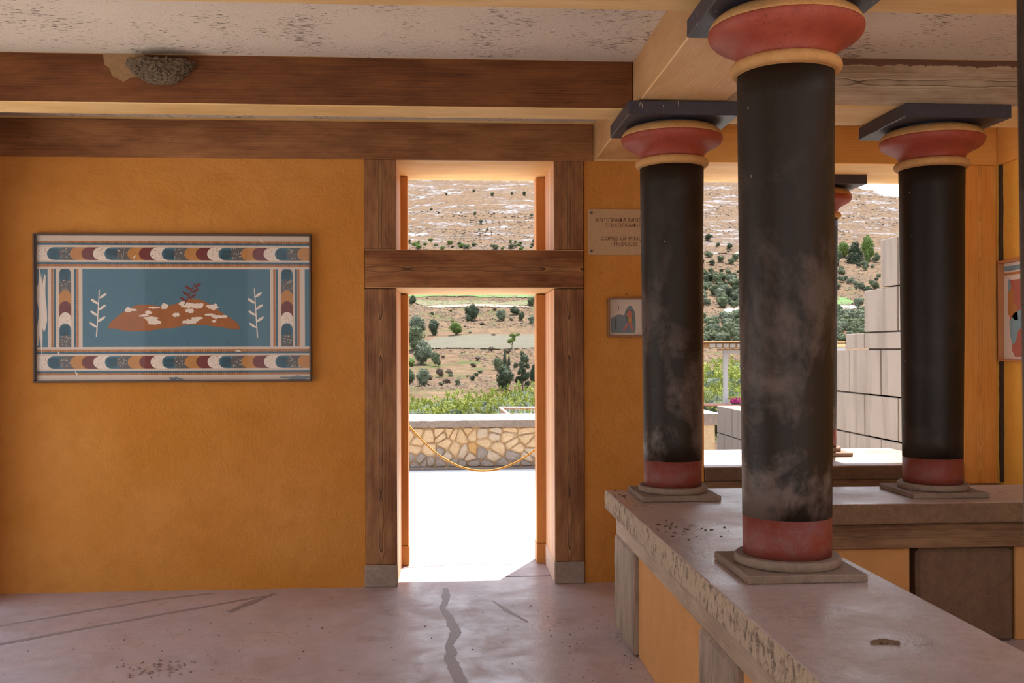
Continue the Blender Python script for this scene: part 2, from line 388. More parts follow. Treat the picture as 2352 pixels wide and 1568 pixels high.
# doorway
d1 = empty('door_1', (.18, WY, 0), kind='structure')
box('base_block', (-.570, WY-.008, 0), (-.350, 6.70, .150), DOOR_BASE, parent=d1, bev=.006, rough=.002, cell=.03)
box('base_block', (.722, WY-.008, 0), (.930, 6.70, .150), DOOR_BASE, parent=d1, bev=.006, rough=.002, cell=.03)
box('post', (-.564, WY, .152), (-.352, 6.70, 2.021), W_POST, parent=d1, bev=.004)
box('post', (.726, WY, .152), (.928, 6.70, 2.021), W_POST, parent=d1, bev=.004)
box('reveal', (-.564, 6.702, 0), (-.352, 7.33, 2.021), JAMB, parent=d1, bev=0)
box('reveal', (.725, 6.702, .15), (.930, 7.33, 2.021), JAMB, parent=d1, bev=0)
box('reveal_base', (.721, 6.702, 0), (.930, 7.33, .149), PALE_BASE, parent=d1, bev=.003)
for (x0, x1) in ((-.56, -.302), (.660, .93)):
    box('outer_post', (x0, 7.332, .15), (x1, WB, 2.021), W_STUB, parent=d1, bev=.004)
    box('outer_base_block', (x0-(.004 if x0 > 0 else 0), 7.326, 0), (x1+(.004 if x0 < 0 else 0), WB+.004, .149), PALE_BASE if False else W_STUB, parent=d1, bev=.005)
def soff(nm): return 1 if nm.z < -.5 else (2 if nm.z > .5 else 0)
box('lintel', (-.562, WY-.003, 2.026), (.928, WB, 2.286), [W_LINT, W_SOFX], parent=d1, bev=.004, facemat=lambda q: 1 if (abs(q.z) > .5 or q.y > .5) else 0)
# transom window above the door
w1 = empty('window_1', (.18, WY, 2.29), kind='structure')
box('post', (-.564, WY, 2.290), (-.352, 6.70, 2.897), W_POST, parent=w1, bev=.004)
box('post', (.726, WY, 2.290), (.928, 6.70, 2.897), W_POST, parent=w1, bev=.004)
box('reveal', (-.564, 6.702, 2.287), (-.352, 7.33, 2.899), JAMB, parent=w1, bev=0)
box('reveal', (.725, 6.702, 2.287), (.930, 7.33, 2.899), JAMB, parent=w1, bev=0)
for (x0, x1) in ((-.56, -.302), (.660, .93)):
    box('outer_post', (x0, 7.332, 2.287), (x1, WB, 2.899), W_STUB, parent=w1, bev=.004)
# large window at the right
w2 = empty('window_2', (2.7, WY, .64), kind='structure')
box('post', (1.552, WY, .64), (1.763, WB, 2.899), W_ORNGP, parent=w2, bev=.004)
box('post', (3.62, WY, .645), (3.868, 6.9, 2.897), W_ORNGP, parent=w2, bev=.008, rough=.0015, cell=.1)
box('sill_slab', (1.765, WY-.02, .69), (3.60, 7.82, .79), [SLAB_FRONT, SLAB_TOP], parent=w2, bev=.006, facemat=lambda q: 1 if q.z > .5 else 0, rough=.0018, cell=.08)
box('sill_beam', (1.60, WY-.005, .60), (3.62, 7.6, .689), W_LOW, parent=w2, bev=.004)
box('post_foot', (3.60, WY-.02, .60), (3.885, 6.9, .650), DARK_ST, parent=w2, bev=.008, rough=.002, cell=.04)

# right and left walls, ceiling, roof
box('wall_right', (XR, YB, 0), (XR+.3, WB, 3.6), PLASTER2, bev=0, kind='structure')
box('gap_strip', (3.884, 6.655, .66), (XR+.001, 6.69, 2.896), DEEP, parent=wb, bev=.003, rough=.003, cell=.04)
wl = empty('wall_left', (XL, 3, 0), kind='structure')
for (y0, y1, z0, z1) in ((YB, 2.4, 0, 3.6), (6.32, WB, 0, 3.6), (2.4, 6.32, 2.55, 3.6)):
    box('plaster_panel', (XL-.3, y0, z0), (XL, y1, z1), PLASTER, parent=wl, bev=0)
ce = empty('ceiling', (0, 3, CZ), kind='structure')
for (a_, b_) in (((XL-.3, YB, CZ), (2.02, 7.55, CZ+.45)), ((2.02, 3.28, CZ), (XR+.3, 7.55, CZ+.45)), ((3.86, YB, CZ), (XR+.3, 3.28, CZ+.45)), ((2.02, YB, CZ), (3.86, -.6, CZ+.45))):
    box('plaster_panel', a_, b_, CEIL, parent=ce, bev=0)      # roof gap added over the stair side to brighten the right wall

# ------------------------------------------------------------------ ceiling beams
fm = lambda q: 1 if abs(q.z) > .5 else 0
BL = [((XL, 5.28), (1.008, 5.52), 'dark brown painted ceiling beam with a mud nest on its face', [W_BEAM, W_SOFX]),
      ((XL, 3.49), (1.008, 3.735), 'tan underside of the ceiling beam at the top edge, left of the front column', [W_BEAM, W_SOFX]),
      ((XL, 1.60), (1.008, 1.84), 'painted ceiling beam over the viewpoint at left', [W_BEAM, W_SOFX])]
for (a, b, lb, ms) in BL:
    box('ceiling_beam', (a[0], a[1], 2.908), (b[0], b[1], CZ+.002), ms, bev=.005, facemat=fm, rough=.0012, cell=.15, label=lb, cat='beam')
box('ceiling_beam', (1.01, YB, 2.912), (1.470, WY-.002, CZ+.002), [W_SIDE, W_SOFY], bev=.006, facemat=fm, rough=.0015, cell=.2,
    label='long tan ceiling beam running over the left row of columns towards the back wall', cat='beam')
for (y0, y1, lb) in ((5.15, 5.60, 'pale weathered ceiling beam with a dark stained top edge, above the right column'),
                     (3.30, 3.71, 'pale weathered ceiling beam at the top right edge with white drips')):
    box('ceiling_beam', (1.472, y0, 2.908), (XR-.03, y1, CZ+.002), [W_FADED, W_SOFX], bev=.006, facemat=fm, rough=.0015, cell=.15, label=lb, cat='beam')

# ------------------------------------------------------------------ low parapet walls with slabs
pa = empty('parapet', (1.22, 5.4, 0), 'low L-shaped wall capped by a thick worn stone slab carrying the columns', 'parapet')
fms = lambda q: 1 if q.z > .5 else (2 if q.x < -.5 else 0)
def slab_bm():
    bm = bmesh.new()
    out = [(.9, .6), (1.536, .6), (1.536, 4.99), (3.88, 4.99), (3.88, 5.64), (.9, 5.64)]
    bot = [bm.verts.new((x, y, .682)) for x, y in out]; bm.faces.new(bot[::-1])
    r = bmesh.ops.extrude_face_region(bm, geom=bm.faces[:])
    for v in [e for e in r['geom'] if isinstance(e, bmesh.types.BMVert)]: v.co.z = .790
    bmesh.ops.recalc_face_normals(bm, faces=bm.faces)
    bmesh.ops.bevel(bm, geom=bm.edges[:], offset=.008, segments=2, profile=.5, affect='EDGES', clamp_overlap=True)
    for ax, a, b, s in ((0, .9, 3.88, .045), (1, .6, 5.64, .045), (2, .682, .79, .03)):
        k = a+s
        while k < b:
            co = Vector((0, 0, 0)); no = Vector((0, 0, 0)); co[ax] = k; no[ax] = 1
            bmesh.ops.bisect_plane(bm, geom=bm.verts[:]+bm.edges[:]+bm.faces[:], plane_co=co, plane_no=no); k += s
    for v in bm.verts:
        edge = v.co.z > .775
        d = noise.noise_vector(v.co*14)*.0022+noise.noise_vector(v.co*40)*.0022
        if v.co.z > .785: d.z *= .35
        v.co += d
    bm.normal_update()
    for f in bm.faces: f.material_index = fms(f.normal)
    return bm
link('slab', slab_bm(), [SLAB_FRONT, SLAB_TOP, SLAB_SIDE], pa)
box('rail', (.962, .62, .536), (1.47, 5.60, .681), [W_LOWY, W_LOWY], parent=pa, bev=.008, rough=.0022, cell=.12)
box('rail', (1.472, 5.155, .520), (3.87, 5.60, .652), [W_LOW, W_LOW], parent=pa, bev=.006, rough=.0018, cell=.12)
box('rail', (1.472, 5.165, .652), (3.87, 5.59, .681), DEEP, parent=pa, bev=.002)
for (y0, y1) in ((5.06, 5.66), (3.24, 3.74), (1.3, 1.9)):
    box('post', (.956, y0, 0), (1.46, y1-.02, .536), W_PPOST, parent=pa, bev=.012, rough=.004, cell=.07)
for (y0, y1) in ((3.745, 5.055), (1.905, 3.235), (.65, 1.295)):
    box('plaster_infill', (.985, y0, 0), (1.455, y1, .538), PLASTER3, parent=pa, bev=.004)
box('plaster_infill', (1.462, 5.185, 0), (2.505, 5.58, .519), PLASTER3, parent=pa, bev=.008)
box('stone_panel', (2.535, 5.17, 0), (3.085, 5.57, .512), DARK_ST, parent=pa, bev=.02, rough=.003, cell=.08)
box('plaster_infill', (3.10, 5.19, 0), (3.87, 5.58, .519), PLASTER3, parent=pa, bev=.006)
crumbs('slab_crumbs', [(1.0, 4.45, .05, .10), (1.02, 4.38, .04, .05), (1.15, 4.3, .1, .1), (.96, 5.35, .02, .12)], 60, CRUMB, .790,
       'dark crumbs and droppings on the slab edge between the two left columns', 'crumbs', .002, .0065)
crumbs('slab_stain', [(1.2, 2.63, .018, .010)], 40, flat('brown_dropping', (.16, .09, .05), .9), .789,
       'brown dried dropping on the slab in front of the nearest full column', 'crumbs', .004, .010)

# ------------------------------------------------------------------ columns
def make_column(cx, cy, label, zb=.79, grp='painted columns on the parapet'):
    t = empty('column', (cx, cy, zb), label, 'column', grp)
    s = .213
    box('plinth', (cx-s, cy-s, zb+.0005), (cx+s, cy+s, zb+.030), BASE_ST, parent=t, bev=.004, rough=.0012, cell=.05)
    lathe('base_disc', cx, cy, [(.184, zb+.030), (.190, zb+.036), (.191, zb+.056), (.184, zb+.064), (.15, zb+.064)], BASE_ST, t, wob=.002)
    lathe('base_band', cx, cy, [(.1575, zb+.064), (.1585, zb+.10), (.1595, zb+.205)], REDB, t, wob=.0006, label='red painted band at the foot of the shaft')
    pr = [(.1597, zb+.2052)]
    for k in range(1, 17): pr.append((.1597+(.1745-.1597)*k/16, zb+.2052+(2.606-zb-.2052)*k/16))
    lathe('shaft', cx, cy, pr, BLACK, t, wob=.0015)
    lathe('neck_ring', cx, cy, [(.17, 2.600)]+[(.178+.023*math.cos(a), 2.628+.023*math.sin(a)) for a in [(-90+15*k)*math.pi/180 for k in range(13)]]+[(.165, 2.652)], CAPYEL, t, label='ochre ring under the capital')
    lathe('capital', cx, cy, [(.172, 2.648), (.174, 2.662), (.180, 2.676), (.194, 2.692), (.216, 2.706), (.243, 2.718), (.262, 2.730), (.274, 2.744), (.2785, 2.758), (.2787, 2.766), (.2782, 2.770)], CAPRED, t, label='red cushion capital')
    lathe('capital_rim', cx, cy, [(.2781, 2.770), (.2757, 2.779), (.2705, 2.791), (.262, 2.803), (.248, 2.814), (.236, 2.820), (.22, 2.824)], CAPYEL, t, label='ochre upper rim of the capital')
    lathe('capital_bed', cx, cy, [(.205, 2.823), (.205, 2.834)], ABACUS, t)
    a = .294
    box('abacus', (cx-a, cy-a, 2.832), (cx+a, cy+a, 2.9055), ABACUS, parent=t, bev=.004, rough=.0015, cell=.06, label='blue-black square abacus')
    return t
def copy_tree(o, loc, label):
    c = o.copy(); COL.objects.link(c); c.location = loc; c['label'] = label
    for ch in o.children:
        d = ch.copy(); COL.objects.link(d); d.parent = c
        for g in ch.children:
            e = g.copy(); COL.objects.link(e); e.parent = d
    return c
col1 = make_column(1.238, 3.525, 'black tapered column nearest the viewer, dusty grey smear above its red foot')
bpy.context.view_layer.update()
c2 = copy_tree(col1, (1.238, 5.36, .79), 'black column left of the large front one, beside the sign on the wall'); c2.rotation_euler.z = 0
c3 = copy_tree(col1, (2.715, 5.345, .79), 'black column at right with white bird drips, in front of the orange post')
for ch in c3.children:
    if ch.name.startswith('shaft'):
        ch.data = ch.data.copy(); ch.data.materials.clear(); ch.data.materials.append(BLACK2)
c2.rotation_euler.z = -math.pi/2
c4 = copy_tree(col1, (2.826, 7.41, .79), 'column outside on the window sill, mostly hidden by the large front column')
c0 = copy_tree(col1, (1.222, 1.70, .79), 'blurred column cut off by the right edge of the photo')

# ------------------------------------------------------------------ flat painted pictures
def P2(kind, o, u, v):
    """frame for flat print: kind gives axes"""
    return None
class Print:
    """flat coloured shapes laid on one board; (u, v) run right and up on the board"""
    def __init__(s, org, U, V, N): s.bm = bmesh.new(); s.o = Vector(org); s.U = Vector(U); s.V = Vector(V); s.N = Vector(N); s.mats = []; s.lay = 0
    def mi(s, m):
        if m not in s.mats: s.mats.append(m)
        return s.mats.index(m)
    def poly(s, pts, m, lay):
        vs = [s.bm.verts.new(s.o+s.U*p[0]+s.V*p[1]+s.N*(lay*.00025)) for p in pts]
        f = s.bm.faces.new(vs); f.material_index = s.mi(m)
        f.normal_update()
        if f.normal.dot(s.N) < 0: f.normal_flip()
        bmesh.ops.triangulate(s.bm, faces=[f])
    def rect(s, a, b, c, d, m, lay): s.poly([(a, b), (c, b), (c, d), (a, d)], m, lay)
    def blob(s, cx, cy, rx, ry, m, lay, n=28, rough=.12, seed=0, rot=0):
        pts = []
        for k in range(n):
            a = 2*math.pi*k/n; q = 1+rough*noise.noise(Vector((math.cos(a)*2.2+seed*3.1, math.sin(a)*2.2, seed)))*2
            x = rx*q*math.cos(a); y = ry*q*math.sin(a)
            pts.append((cx+x*math.cos(rot)-y*math.sin(rot), cy+x*math.sin(rot)+y*math.cos(rot)))
        s.poly(pts, m, lay)
    def done(s, name, parent): return link(name, s.bm, s.mats, parent)
K = dict(
 blue=flat('print_blue', (.055, .125, .16), .6, .3, .10, 12), dblue=flat('print_dark_blue', (.03, .075, .11), .6), ochre=flat('print_ochre', (.40, .17, .04), .6, .3, .15, 25),
 rust=flat('print_rust', (.27, .085, .02), .6, .3, .2, 14), red=flat('print_red', (.13, .022, .018), .6), cream=flat('print_cream', (.52, .40, .31), .6, .3, .06), grey=flat('print_grey', (.085, .075, .07), .6, .3, .3, 80),
 pale=flat('print_pale', (.62, .50, .40), .6), orange=flat('print_orange', (.46, .20, .06), .6), mount=flat('print_mount', (.70, .60, .52), .6),
 sky=flat('print_light_blue', (.22, .36, .42), .6), rose=flat('print_rose', (.42, .13, .09), .6), slate=flat('print_slate', (.15, .17, .18), .6), green=flat('print_green', (.10, .13, .10), .6))
def framed(name, label, x0, x1, z0, z1, y, depth, fw, mat):
    """frame on the back wall facing -Y; returns thing"""
    t = empty(name, ((x0+x1)/2, y, (z0+z1)/2), label, 'picture')
    for (a, b, c, d) in ((x0, x1, z1-fw, z1), (x0, x1, z0, z0+fw), (x0, x0+fw, z0+fw, z1-fw), (x1-fw, x1, z0+fw, z1-fw)):
        box('frame_bar', (a, y-depth, c), (b, y, d), mat, parent=t, bev=.002)
    return t
FR1 = flat('dark_frame_wood', (.075, .035, .02), .5, .4)
FR2 = flat('brown_frame_wood', (.22, .085, .03), .5, .4)
gx0, gx1, gz0, gz1 = -2.733, -.918, 1.397, 2.386
pic = framed('framed_picture', 'wide framed blue painting with scalloped ochre, red and white borders left of the doorway', gx0, gx1, gz0, gz1, PF, .05, .013, FR1)
box('back_board', (gx0+.012, PF-.012, gz0+.012), (gx1-.012, PF-.001, gz1-.012), K['mount'], parent=pic, bev=0)
W_ = gx1-gx0-.026; H_ = gz1-gz0-.026
p = Print((gx0+.013, PF-.0125, gz0+.013), (1, 0, 0), (0, 0, 1), (0, -1, 0))
p.rect(0, 0, W_, H_, K['cream'], 0)
def dash(u0, u1, v0, v1, vert, ca, cb):
    n_ = int(((v1-v0) if vert else (u1-u0))/.0105)
    for k in range(n_):
        if vert:
            q = v0+(v1-v0)*k/n_; p.rect(u0, q, u1, q+(v1-v0)/n_*.62, ca, 3)
        else:
            q = u0+(u1-u0)*k/n_; p.rect(q, v0, q+(u1-u0)/n_*.62, v1, ca, 3)
    p.rect(u0, v0, u1, v1, cb, 2)
def scal_row(u0, u1, v0, v1, cols, n_, vert=False):
    """overlapping rounded scales, drawn back to front"""
    h = (v1-v0) if not vert else (u1-u0); L_ = (u1-u0) if not vert else (v1-v0); st = L_/n_
    for k in range(n_):
        c_ = cols[k % len(cols)]; pts = []
        lo = k*st; hi = min(L_, lo+st*1.6)
        for j in range(13):
            a = math.pi/2+math.pi*j/12
            pts.append((max(0, lo+st*.5+st*.62*math.cos(a)), h/2+h/2*math.sin(a)))
        pts += [(hi, 0), (hi, h)]
        pts = [((u0+a, v0+b) if not vert else (u0+b, v1-a)) for a, b in pts]
        p.poly(pts, K[c_], 4+k*.02)
        rng = random.Random(k*7+int(u0*100))
        if c_ != 'red':
            dk = {'pale': 'rust', 'blue': 'dblue', 'grey': 'pale', 'ochre': 'rust'}[c_]
            for q in range(20):
                a = lo+rng.uniform(0, st*.85); b = rng.uniform(h*.08, h*.92); e = .0034
                if c_ == 'blue':
                    b = h*(.1+.8*(q % 8)/8); pl_ = [(lo+st*.05, b), (lo+st*.95, b), (lo+st*.95, b+e), (lo+st*.05, b+e)]
                else: pl_ = [(a, b), (a+e, b), (a+e, b+e*1.3), (a, b+e*1.3)]
                p.poly([((u0+x, v0+y) if not vert else (u0+y, v1-x)) for x, y in pl_], K[dk], 4.6+k*.02)
seq = ['pale', 'blue', 'grey', 'ochre', 'red']
for vb, flip in ((0, False), (H_, True)):
    sg = -1 if flip else 1
    def band(a, b): return (vb+sg*a, vb+sg*b) if not flip else (vb-b, vb-a)
    a, b = band(.035, .049); dash(0, W_, a, b, False, K['rust'], K['orange'])
    a, b = band(.049, .063); dash(0, W_, a, b, False, K['dblue'], K['blue'])
    a, b = band(.078, .163); p.rect(0, a, W_, b, K['pale'], 2); scal_row(0, W_, a, b, seq, 24)
    a, b = band(.176, .190); dash(0, W_, a, b, False, K['dblue'], K['blue'])
    a, b = band(.190, .206); dash(0, W_, a, b, False, K['rust'], K['orange'])
v0, v1 = .222, H_-.222
p.rect(0, v0, .07, v1, K['blue'], 2)
p.blob(.03, (v0+v1)/2, .022, .22, K['pale'], 3, rough=.5, seed=4)
for (ua, ub) in ((.092, .285), (1.545, 1.735)):
    dash(ua, ua+.014, v0, v1, True, K['rust'], K['orange']); dash(ua+.016, ua+.030, v0, v1, True, K['dblue'], K['blue'])
    scal_row(ua+.052, ua+.130, v0, v1, ['blue', 'grey', 'ochre', 'red', 'pale'], 7, True)
    dash(ub-.045, ub-.031, v0, v1, True, K['dblue'], K['blue']); dash(ub-.029, ub-.015, v0, v1, True, K['rust'], K['orange'])
p.rect(1.755, v0, W_, v1, K['blue'], 2)
p.rect(.295, v0, 1.525, v1, K['blue'], 2)
# plain abstract middle field: an ochre bank with pale flecks, pale and red sprigs
vm = (v0+v1)/2
bank = []
for k in range(61):
    t_ = k/60; bank.append((.46+.86*t_, vm-.135-.02*math.sin(t_*7)+.012*noise.noise(Vector((t_*9, 0, 3)))))
for k in range(61):
    t_ = 1-k/60; bank.append((.46+.86*t_, vm-.12+.17*math.sin(math.pi*t_)**.7+.035*math.sin(t_*11)*math.sin(math.pi*t_)))
p.poly(bank, K['rust'], 4)
rg = random.Random(3)
for k in range(26):
    t_ = rg.uniform(.12, .9); u_ = .46+.86*t_; q = rg.uniform(-.10, -.03+.07*math.sin(math.pi*t_))
    p.blob(u_, vm+q, rg.uniform(.010, .045), rg.uniform(.006, .02), K['pale'], 5+k*.035, n=18, rough=.3, seed=k)
def sprig(u_, v_, h_, c_, lean):
    p.poly([(u_-.004, v_), (u_+.004, v_), (u_+lean+.003, v_+h_), (u_+lean-.003, v_+h_)], c_, 6)
    for k in range(6):
        f_ = .25+.75*k/6; s_ = 1 if k % 2 else -1
        p.blob(u_+lean*f_+s_*.026, v_+h_*f_, .028, .0085, c_, 6.2+k*.05, n=14, rough=.1, seed=k, rot=s_*.6)
sprig(.385, vm-.19, .31, K['pale'], .02); sprig(1.44, vm-.20, .33, K['pale'], -.02); sprig(.96, vm+.02, .15, K['red'], .07)
for k in range(14): p.blob(rg.uniform(.35, 1.5), rg.uniform(v0+.02, v1-.02), .03*rg.random()+.008, .002, K['dblue'], 3, n=10, seed=k, rot=rg.uniform(0, 3))
for k in range(10): p.blob(rg.uniform(.05, W_-.05), rg.choice((rg.uniform(.0, .2), rg.uniform(H_-.2, H_))), .02*rg.random()+.004, .004*rg.random()+.002, K['pale'], 9, n=12, rough=.5, seed=k+9, rot=rg.uniform(0, 3))
p.blob(W_-.09, .008, .085, .016, K['slate'], 9, rough=.6, seed=2); p.blob(W_/2, .01, .05, .01, K['slate'], 9, rough=.6, seed=6)
p.done('painted_print', pic)
gm = bpy.data.materials.new('picture_glass'); gm.use_nodes = True
gn = gm.node_tree.nodes; gb = gn['Principled BSDF']; gn.remove(gb)
g1 = gn.new('ShaderNodeBsdfTransparent'); g2 = gn.new('ShaderNodeBsdfGlossy'); g2.inputs['Roughness'].default_value = .03; gx = gn.new('ShaderNodeMixShader'); gx.inputs[0].default_value = .007
gm.node_tree.links.new(g1.outputs[0], gx.inputs[1]); gm.node_tree.links.new(g2.outputs[0], gx.inputs[2]); gm.node_tree.links.new(gx.outputs[0], gn['Material Output'].inputs[0])
box('glass_pane', (gx0+.013, PF-.040, gz0+.013), (gx1-.013, PF-.037, gz1-.013), gm, parent=pic, bev=0)

# small picture
sx0, sx1, sz0, sz1 = 1.092, 1.352, 1.688, 1.960
sp2 = framed('framed_picture', 'small brown-framed picture of a grey-blue patch on cream, partly behind a column', sx0, sx1, sz0, sz1, PF, .045, .012, FR2)
box('back_board', (sx0+.01, PF-.012, sz0+.01), (sx1-.01, PF-.001, sz1-.01), K['mount'], parent=sp2, bev=0)
p = Print((sx0+.012, PF-.0125, sz0+.012), (1, 0, 0), (0, 0, 1), (0, -1, 0)); w3 = sx1-sx0-.024; h3 = sz1-sz0-.024
p.rect(0, 0, w3, h3, K['cream'], 0)
p.poly([(.012, .03), (.02, .02), (.17, .016), (.182, .03), (.184, .10), (.180, .16), (.155, .205), (.135, .203), (.112, .17), (.105, .140), (.06, .145), (.012, .12)], K['slate'], 1)
p.blob(.143, .13, .03, .05, K['green'], 2, seed=1); p.blob(.145, .105, .012, .018, K['orange'], 4, seed=3); p.blob(.142, .145, .02, .025, K['rose'], 3, seed=5)
p.blob(.15, .07, .008, .045, K['rose'], 3, seed=6, rot=.3); p.blob(.115, .06, .007, .035, K['rose'], 3, seed=7, rot=-.6); p.blob(.045, .08, .006, .04, K['grey'], 3, seed=8)
p.blob(.06, .19, .009, .017, K['grey'], 2, seed=9); p.blob(.058, .191, .006, .013, K['pale'], 3, seed=9)
p.done('painted_print', sp2)
# nail above it
lt = bmesh.new(); tube(lt, [(1.225, PF+.002, 1.985), (1.225, PF-.006, 1.985)], .004, 10)
link('nail', lt, flat('iron', (.05, .03, .02), .5), sp2)

# picture on the right wall
rp_ = empty('framed_picture', (XR, 6.3, 1.86), 'framed picture in red, blue and ochre on the right wall, cut by the blurred column', 'picture')
ry1, ry0, rz0, rz1 = 6.655, 5.75, 1.512, 2.216
for (a, b, c, d) in ((ry0, ry1, rz1-.02, rz1), (ry0, ry1, rz0, rz0+.012), (ry1-.014, ry1, rz0+.012, rz1-.02), (ry0, ry0+.014, rz0+.012, rz1-.02)):
    box('frame_bar', (XR-.045, a, c), (XR-.0005, b, d), flat('orange_frame_wood', (.48, .20, .08), .5), parent=rp_, bev=.002)
p = Print((XR-.006, ry1-.014, rz0+.012), (0, -1, 0), (0, 0, 1), (-1, 0, 0)); w4 = ry1-ry0-.028; h4 = rz1-rz0-.032
box('back_board', (XR-.005, ry0+.01, rz0+.01), (XR-.0006, ry1-.01, rz1-.01), K['mount'], parent=rp_, bev=0)
p.rect(0, 0, w4, h4, K['mount'], 0)
p.rect(0, h4-.055, w4, h4-.02, K['sky'], 1)
for k in range(3): p.rect(0, h4-.052+.011*k, w4, h4-.048+.011*k, K['slate'], 2)
p.rect(0, h4-.085, w4, h4-.066, K['orange'], 1)
p.poly([(.05, h4-.12), (w4-.05, h4-.12), (w4-.05, .02), (.13, .02), (.10, .06), (.085, .25), (.05, .35)], K['rose'], 1)
p.poly([(.05, h4-.12), (.07, h4-.11), (.09, h4-.17), (.05, h4-.21)], K['sky'], 2)
p.poly([(.05, h4-.21), (.09, h4-.17), (.12, h4-.20), (.11, h4-.27), (.16, h4-.30), (.17, h4-.40), (.13, h4-.40), (.09, h4-.37), (.05, h4-.36)], K['orange'], 3)
p.poly([(.065, .26), (.12, .32), (.22, .35), (.26, .25), (.17, .20), (.14, .12), (.10, .10), (.075, .17)], K['sky'], 3)
p.done('painted_print', rp_)

# sign
SIGN = m_stone('sign_board', (.42, .25, .13), (.46, .28, .15), (.38, .22, .11), pit=.1, sc=2)
x0, x1, z0, z1 = .961, 1.452, 2.254, 2.570
sg = empty('wall_sign', ((x0+x1)/2, PF, (z0+z1)/2), 'buff screwed-on sign in Greek and English beside the doorway, partly behind a column', 'sign')
box('board', (x0, PF-.014, z0), (x1, PF-.001, z1), SIGN, parent=sg, bev=.002)
TXT = flat('sign_lettering', (.10, .035, .015), .6)
for (sx, sz) in ((x0+.022, z1-.026), (x0+.022, z0+.028), (x1-.022, z1-.026), (x1-.022, z0+.028)):
    bm = bmesh.new(); bmesh.ops.create_uvsphere(bm, u_segments=12, v_segments=8, radius=.008, matrix=Matrix.Translation((sx, PF-.015, sz)))
    link('screw', bm, flat('screw_metal', (.06, .045, .035), .4), sg, smooth=True)
def text(body, x, z, size, parent, y=PF-.0142):
    c = bpy.data.curves.new('lettering', 'FONT'); c.body = body; c.align_x = 'CENTER'; c.align_y = 'CENTER'; c.size = size; c.extrude = .0004; c.resolution_u = 3
    o = bpy.data.objects.new('tmp', c); COL.objects.link(o); bpy.context.view_layer.update()
    me = bpy.data.meshes.new_from_object(o.evaluated_get(bpy.context.evaluated_depsgraph_get())); COL.objects.unlink(o); bpy.data.objects.remove(o)
    me.transform(Matrix.Rotation(math.pi/2, 4, 'X')); me.materials.clear(); me.materials.append(TXT)
    t = bpy.data.objects.new('lettering', me); COL.objects.link(t); t.parent = parent; t.location = Vector((x, y, z))-wloc(parent)
cxs = (x0+x1)/2+.013
for body, zz in (('ΑΝΤΙΓΡΑΦΑ ΜΙΝΩΙΚΩΝ', 2.491), ('ΤΟΙΧΟΓΡΑΦΙΩΝ', 2.455), ('COPIES OF MINOAN', 2.366), ('FRESCOES', 2.329)):
    text(body, cxs, zz, .0375, sg)

# swallow nest on the beam
nest = empty('bird_nest', (-1.50, 5.278, 3.10), 'half-bowl mud swallow nest stuck on the dark ceiling beam', 'nest')
MUD = m_stone('dried_mud', (.16, .105, .06), (.24, .165, .10), (.10, .065, .04), pit=.8, sc=3)
bm = bmesh.new(); rn = random.Random(5)
for k in range(520):
    a = rn.uniform(math.pi, 2*math.pi); e = rn.uniform(0, 1)
    zz = 3.125-.115*e; R_ = .145*math.sqrt(max(0.02, 1-e**1.6))+rn.uniform(-.006, .006)
    x = -1.505+R_*math.cos(a)*1.15; y = 5.279+R_*math.sin(a)*.75
    r = bmesh.ops.create_icosphere(bm, subdivisions=1, radius=rn.uniform(.006, .0125))
    for v in r['verts']: v.co = Vector((x+v.co.x*rn.uniform(.8, 1.3), y+v.co.y, zz+v.co.z*rn.uniform(.7, 1)))
link('nest_pellets', bm, MUD, nest, smooth=False, kind='stuff')
bm = bmesh.new(); n1, n2 = 18, 8; g_ = []
for i in range(n2+1):
    e = i/n2; R_ = .14*math.sqrt(max(0.01, 1-e**1.6)); row = []
    for k in range(n1+1):
        a = math.pi+math.pi*k/n1; row.append(bm.verts.new((-1.505+R_*math.cos(a)*1.15, 5.281+R_*math.sin(a)*.75, 3.12-.112*e)))
    g_.append(row)
for i in range(n2):
    for k in range(n1): bm.faces.new((g_[i][k], g_[i][k+1], g_[i+1][k+1], g_[i+1][k]))
link('nest_cup', bm, MUD, nest, smooth=True)
bm = bmesh.new(); outl = []
for (u, v) in [(-1.80, 3.165), (-1.60, 3.165), (-1.55, 3.10), (-1.58, 3.05), (-1.66, 3.045), (-1.70, 3.02), (-1.76, 3.05), (-1.77, 3.09), (-1.80, 3.11)]:
    outl.append(bm.verts.new((u+.012*noise.noise(Vector((u*20, v*9, 0))), 5.2795, v)))
f = bm.faces.new(outl); r = bmesh.ops.extrude_face_region(bm, geom=[f])
for v in [e for e in r['geom'] if isinstance(e, bmesh.types.BMVert)]: v.co.y -= .005
bmesh.ops.recalc_face_normals(bm, faces=bm.faces)
link('mud_smear', bm, m_stone('mud_smear', (.30, .17, .075), (.36, .21, .10), (.22, .12, .05), pit=.4, sc=2), nest, label='pale mud smear left of the nest')

#OUTSIDE#
# ================================================================== outside
# pixel -> point helpers used only to work out real positions from the photograph
def pray(x, y):
    a = x-CX; b = y-HY; a2 = a-ROLL*b; b2 = b+ROLL*a
    R = Vector((math.cos(YAW), -math.sin(YAW), 0)); F = Vector((math.sin(YAW), math.cos(YAW), 0))
    return F+R*(a2/CAM_F)-Vector((0, 0, 1))*(b2/CAM_F)
PAVE = m_stone('pale_terrace_paving', (.70, .67, .62), (.76, .73, .68), (.64, .60, .55), pit=.1)
JOINT = flat('paving_joint', (.45, .33, .24), .9)
pv = box('terrace', (-9, 7.525, -.25), (9, 13.16, -.001), PAVE, bev=0, kind='structure')
box('rear_terrace', (-12, -14, -.25), (14, YB-.01, -.02), PAVE, bev=0, kind='structure')
box('side_terrace', (-12, YB, -.25), (XL-.31, 7.5, -.02), PAVE, bev=0, kind='structure')
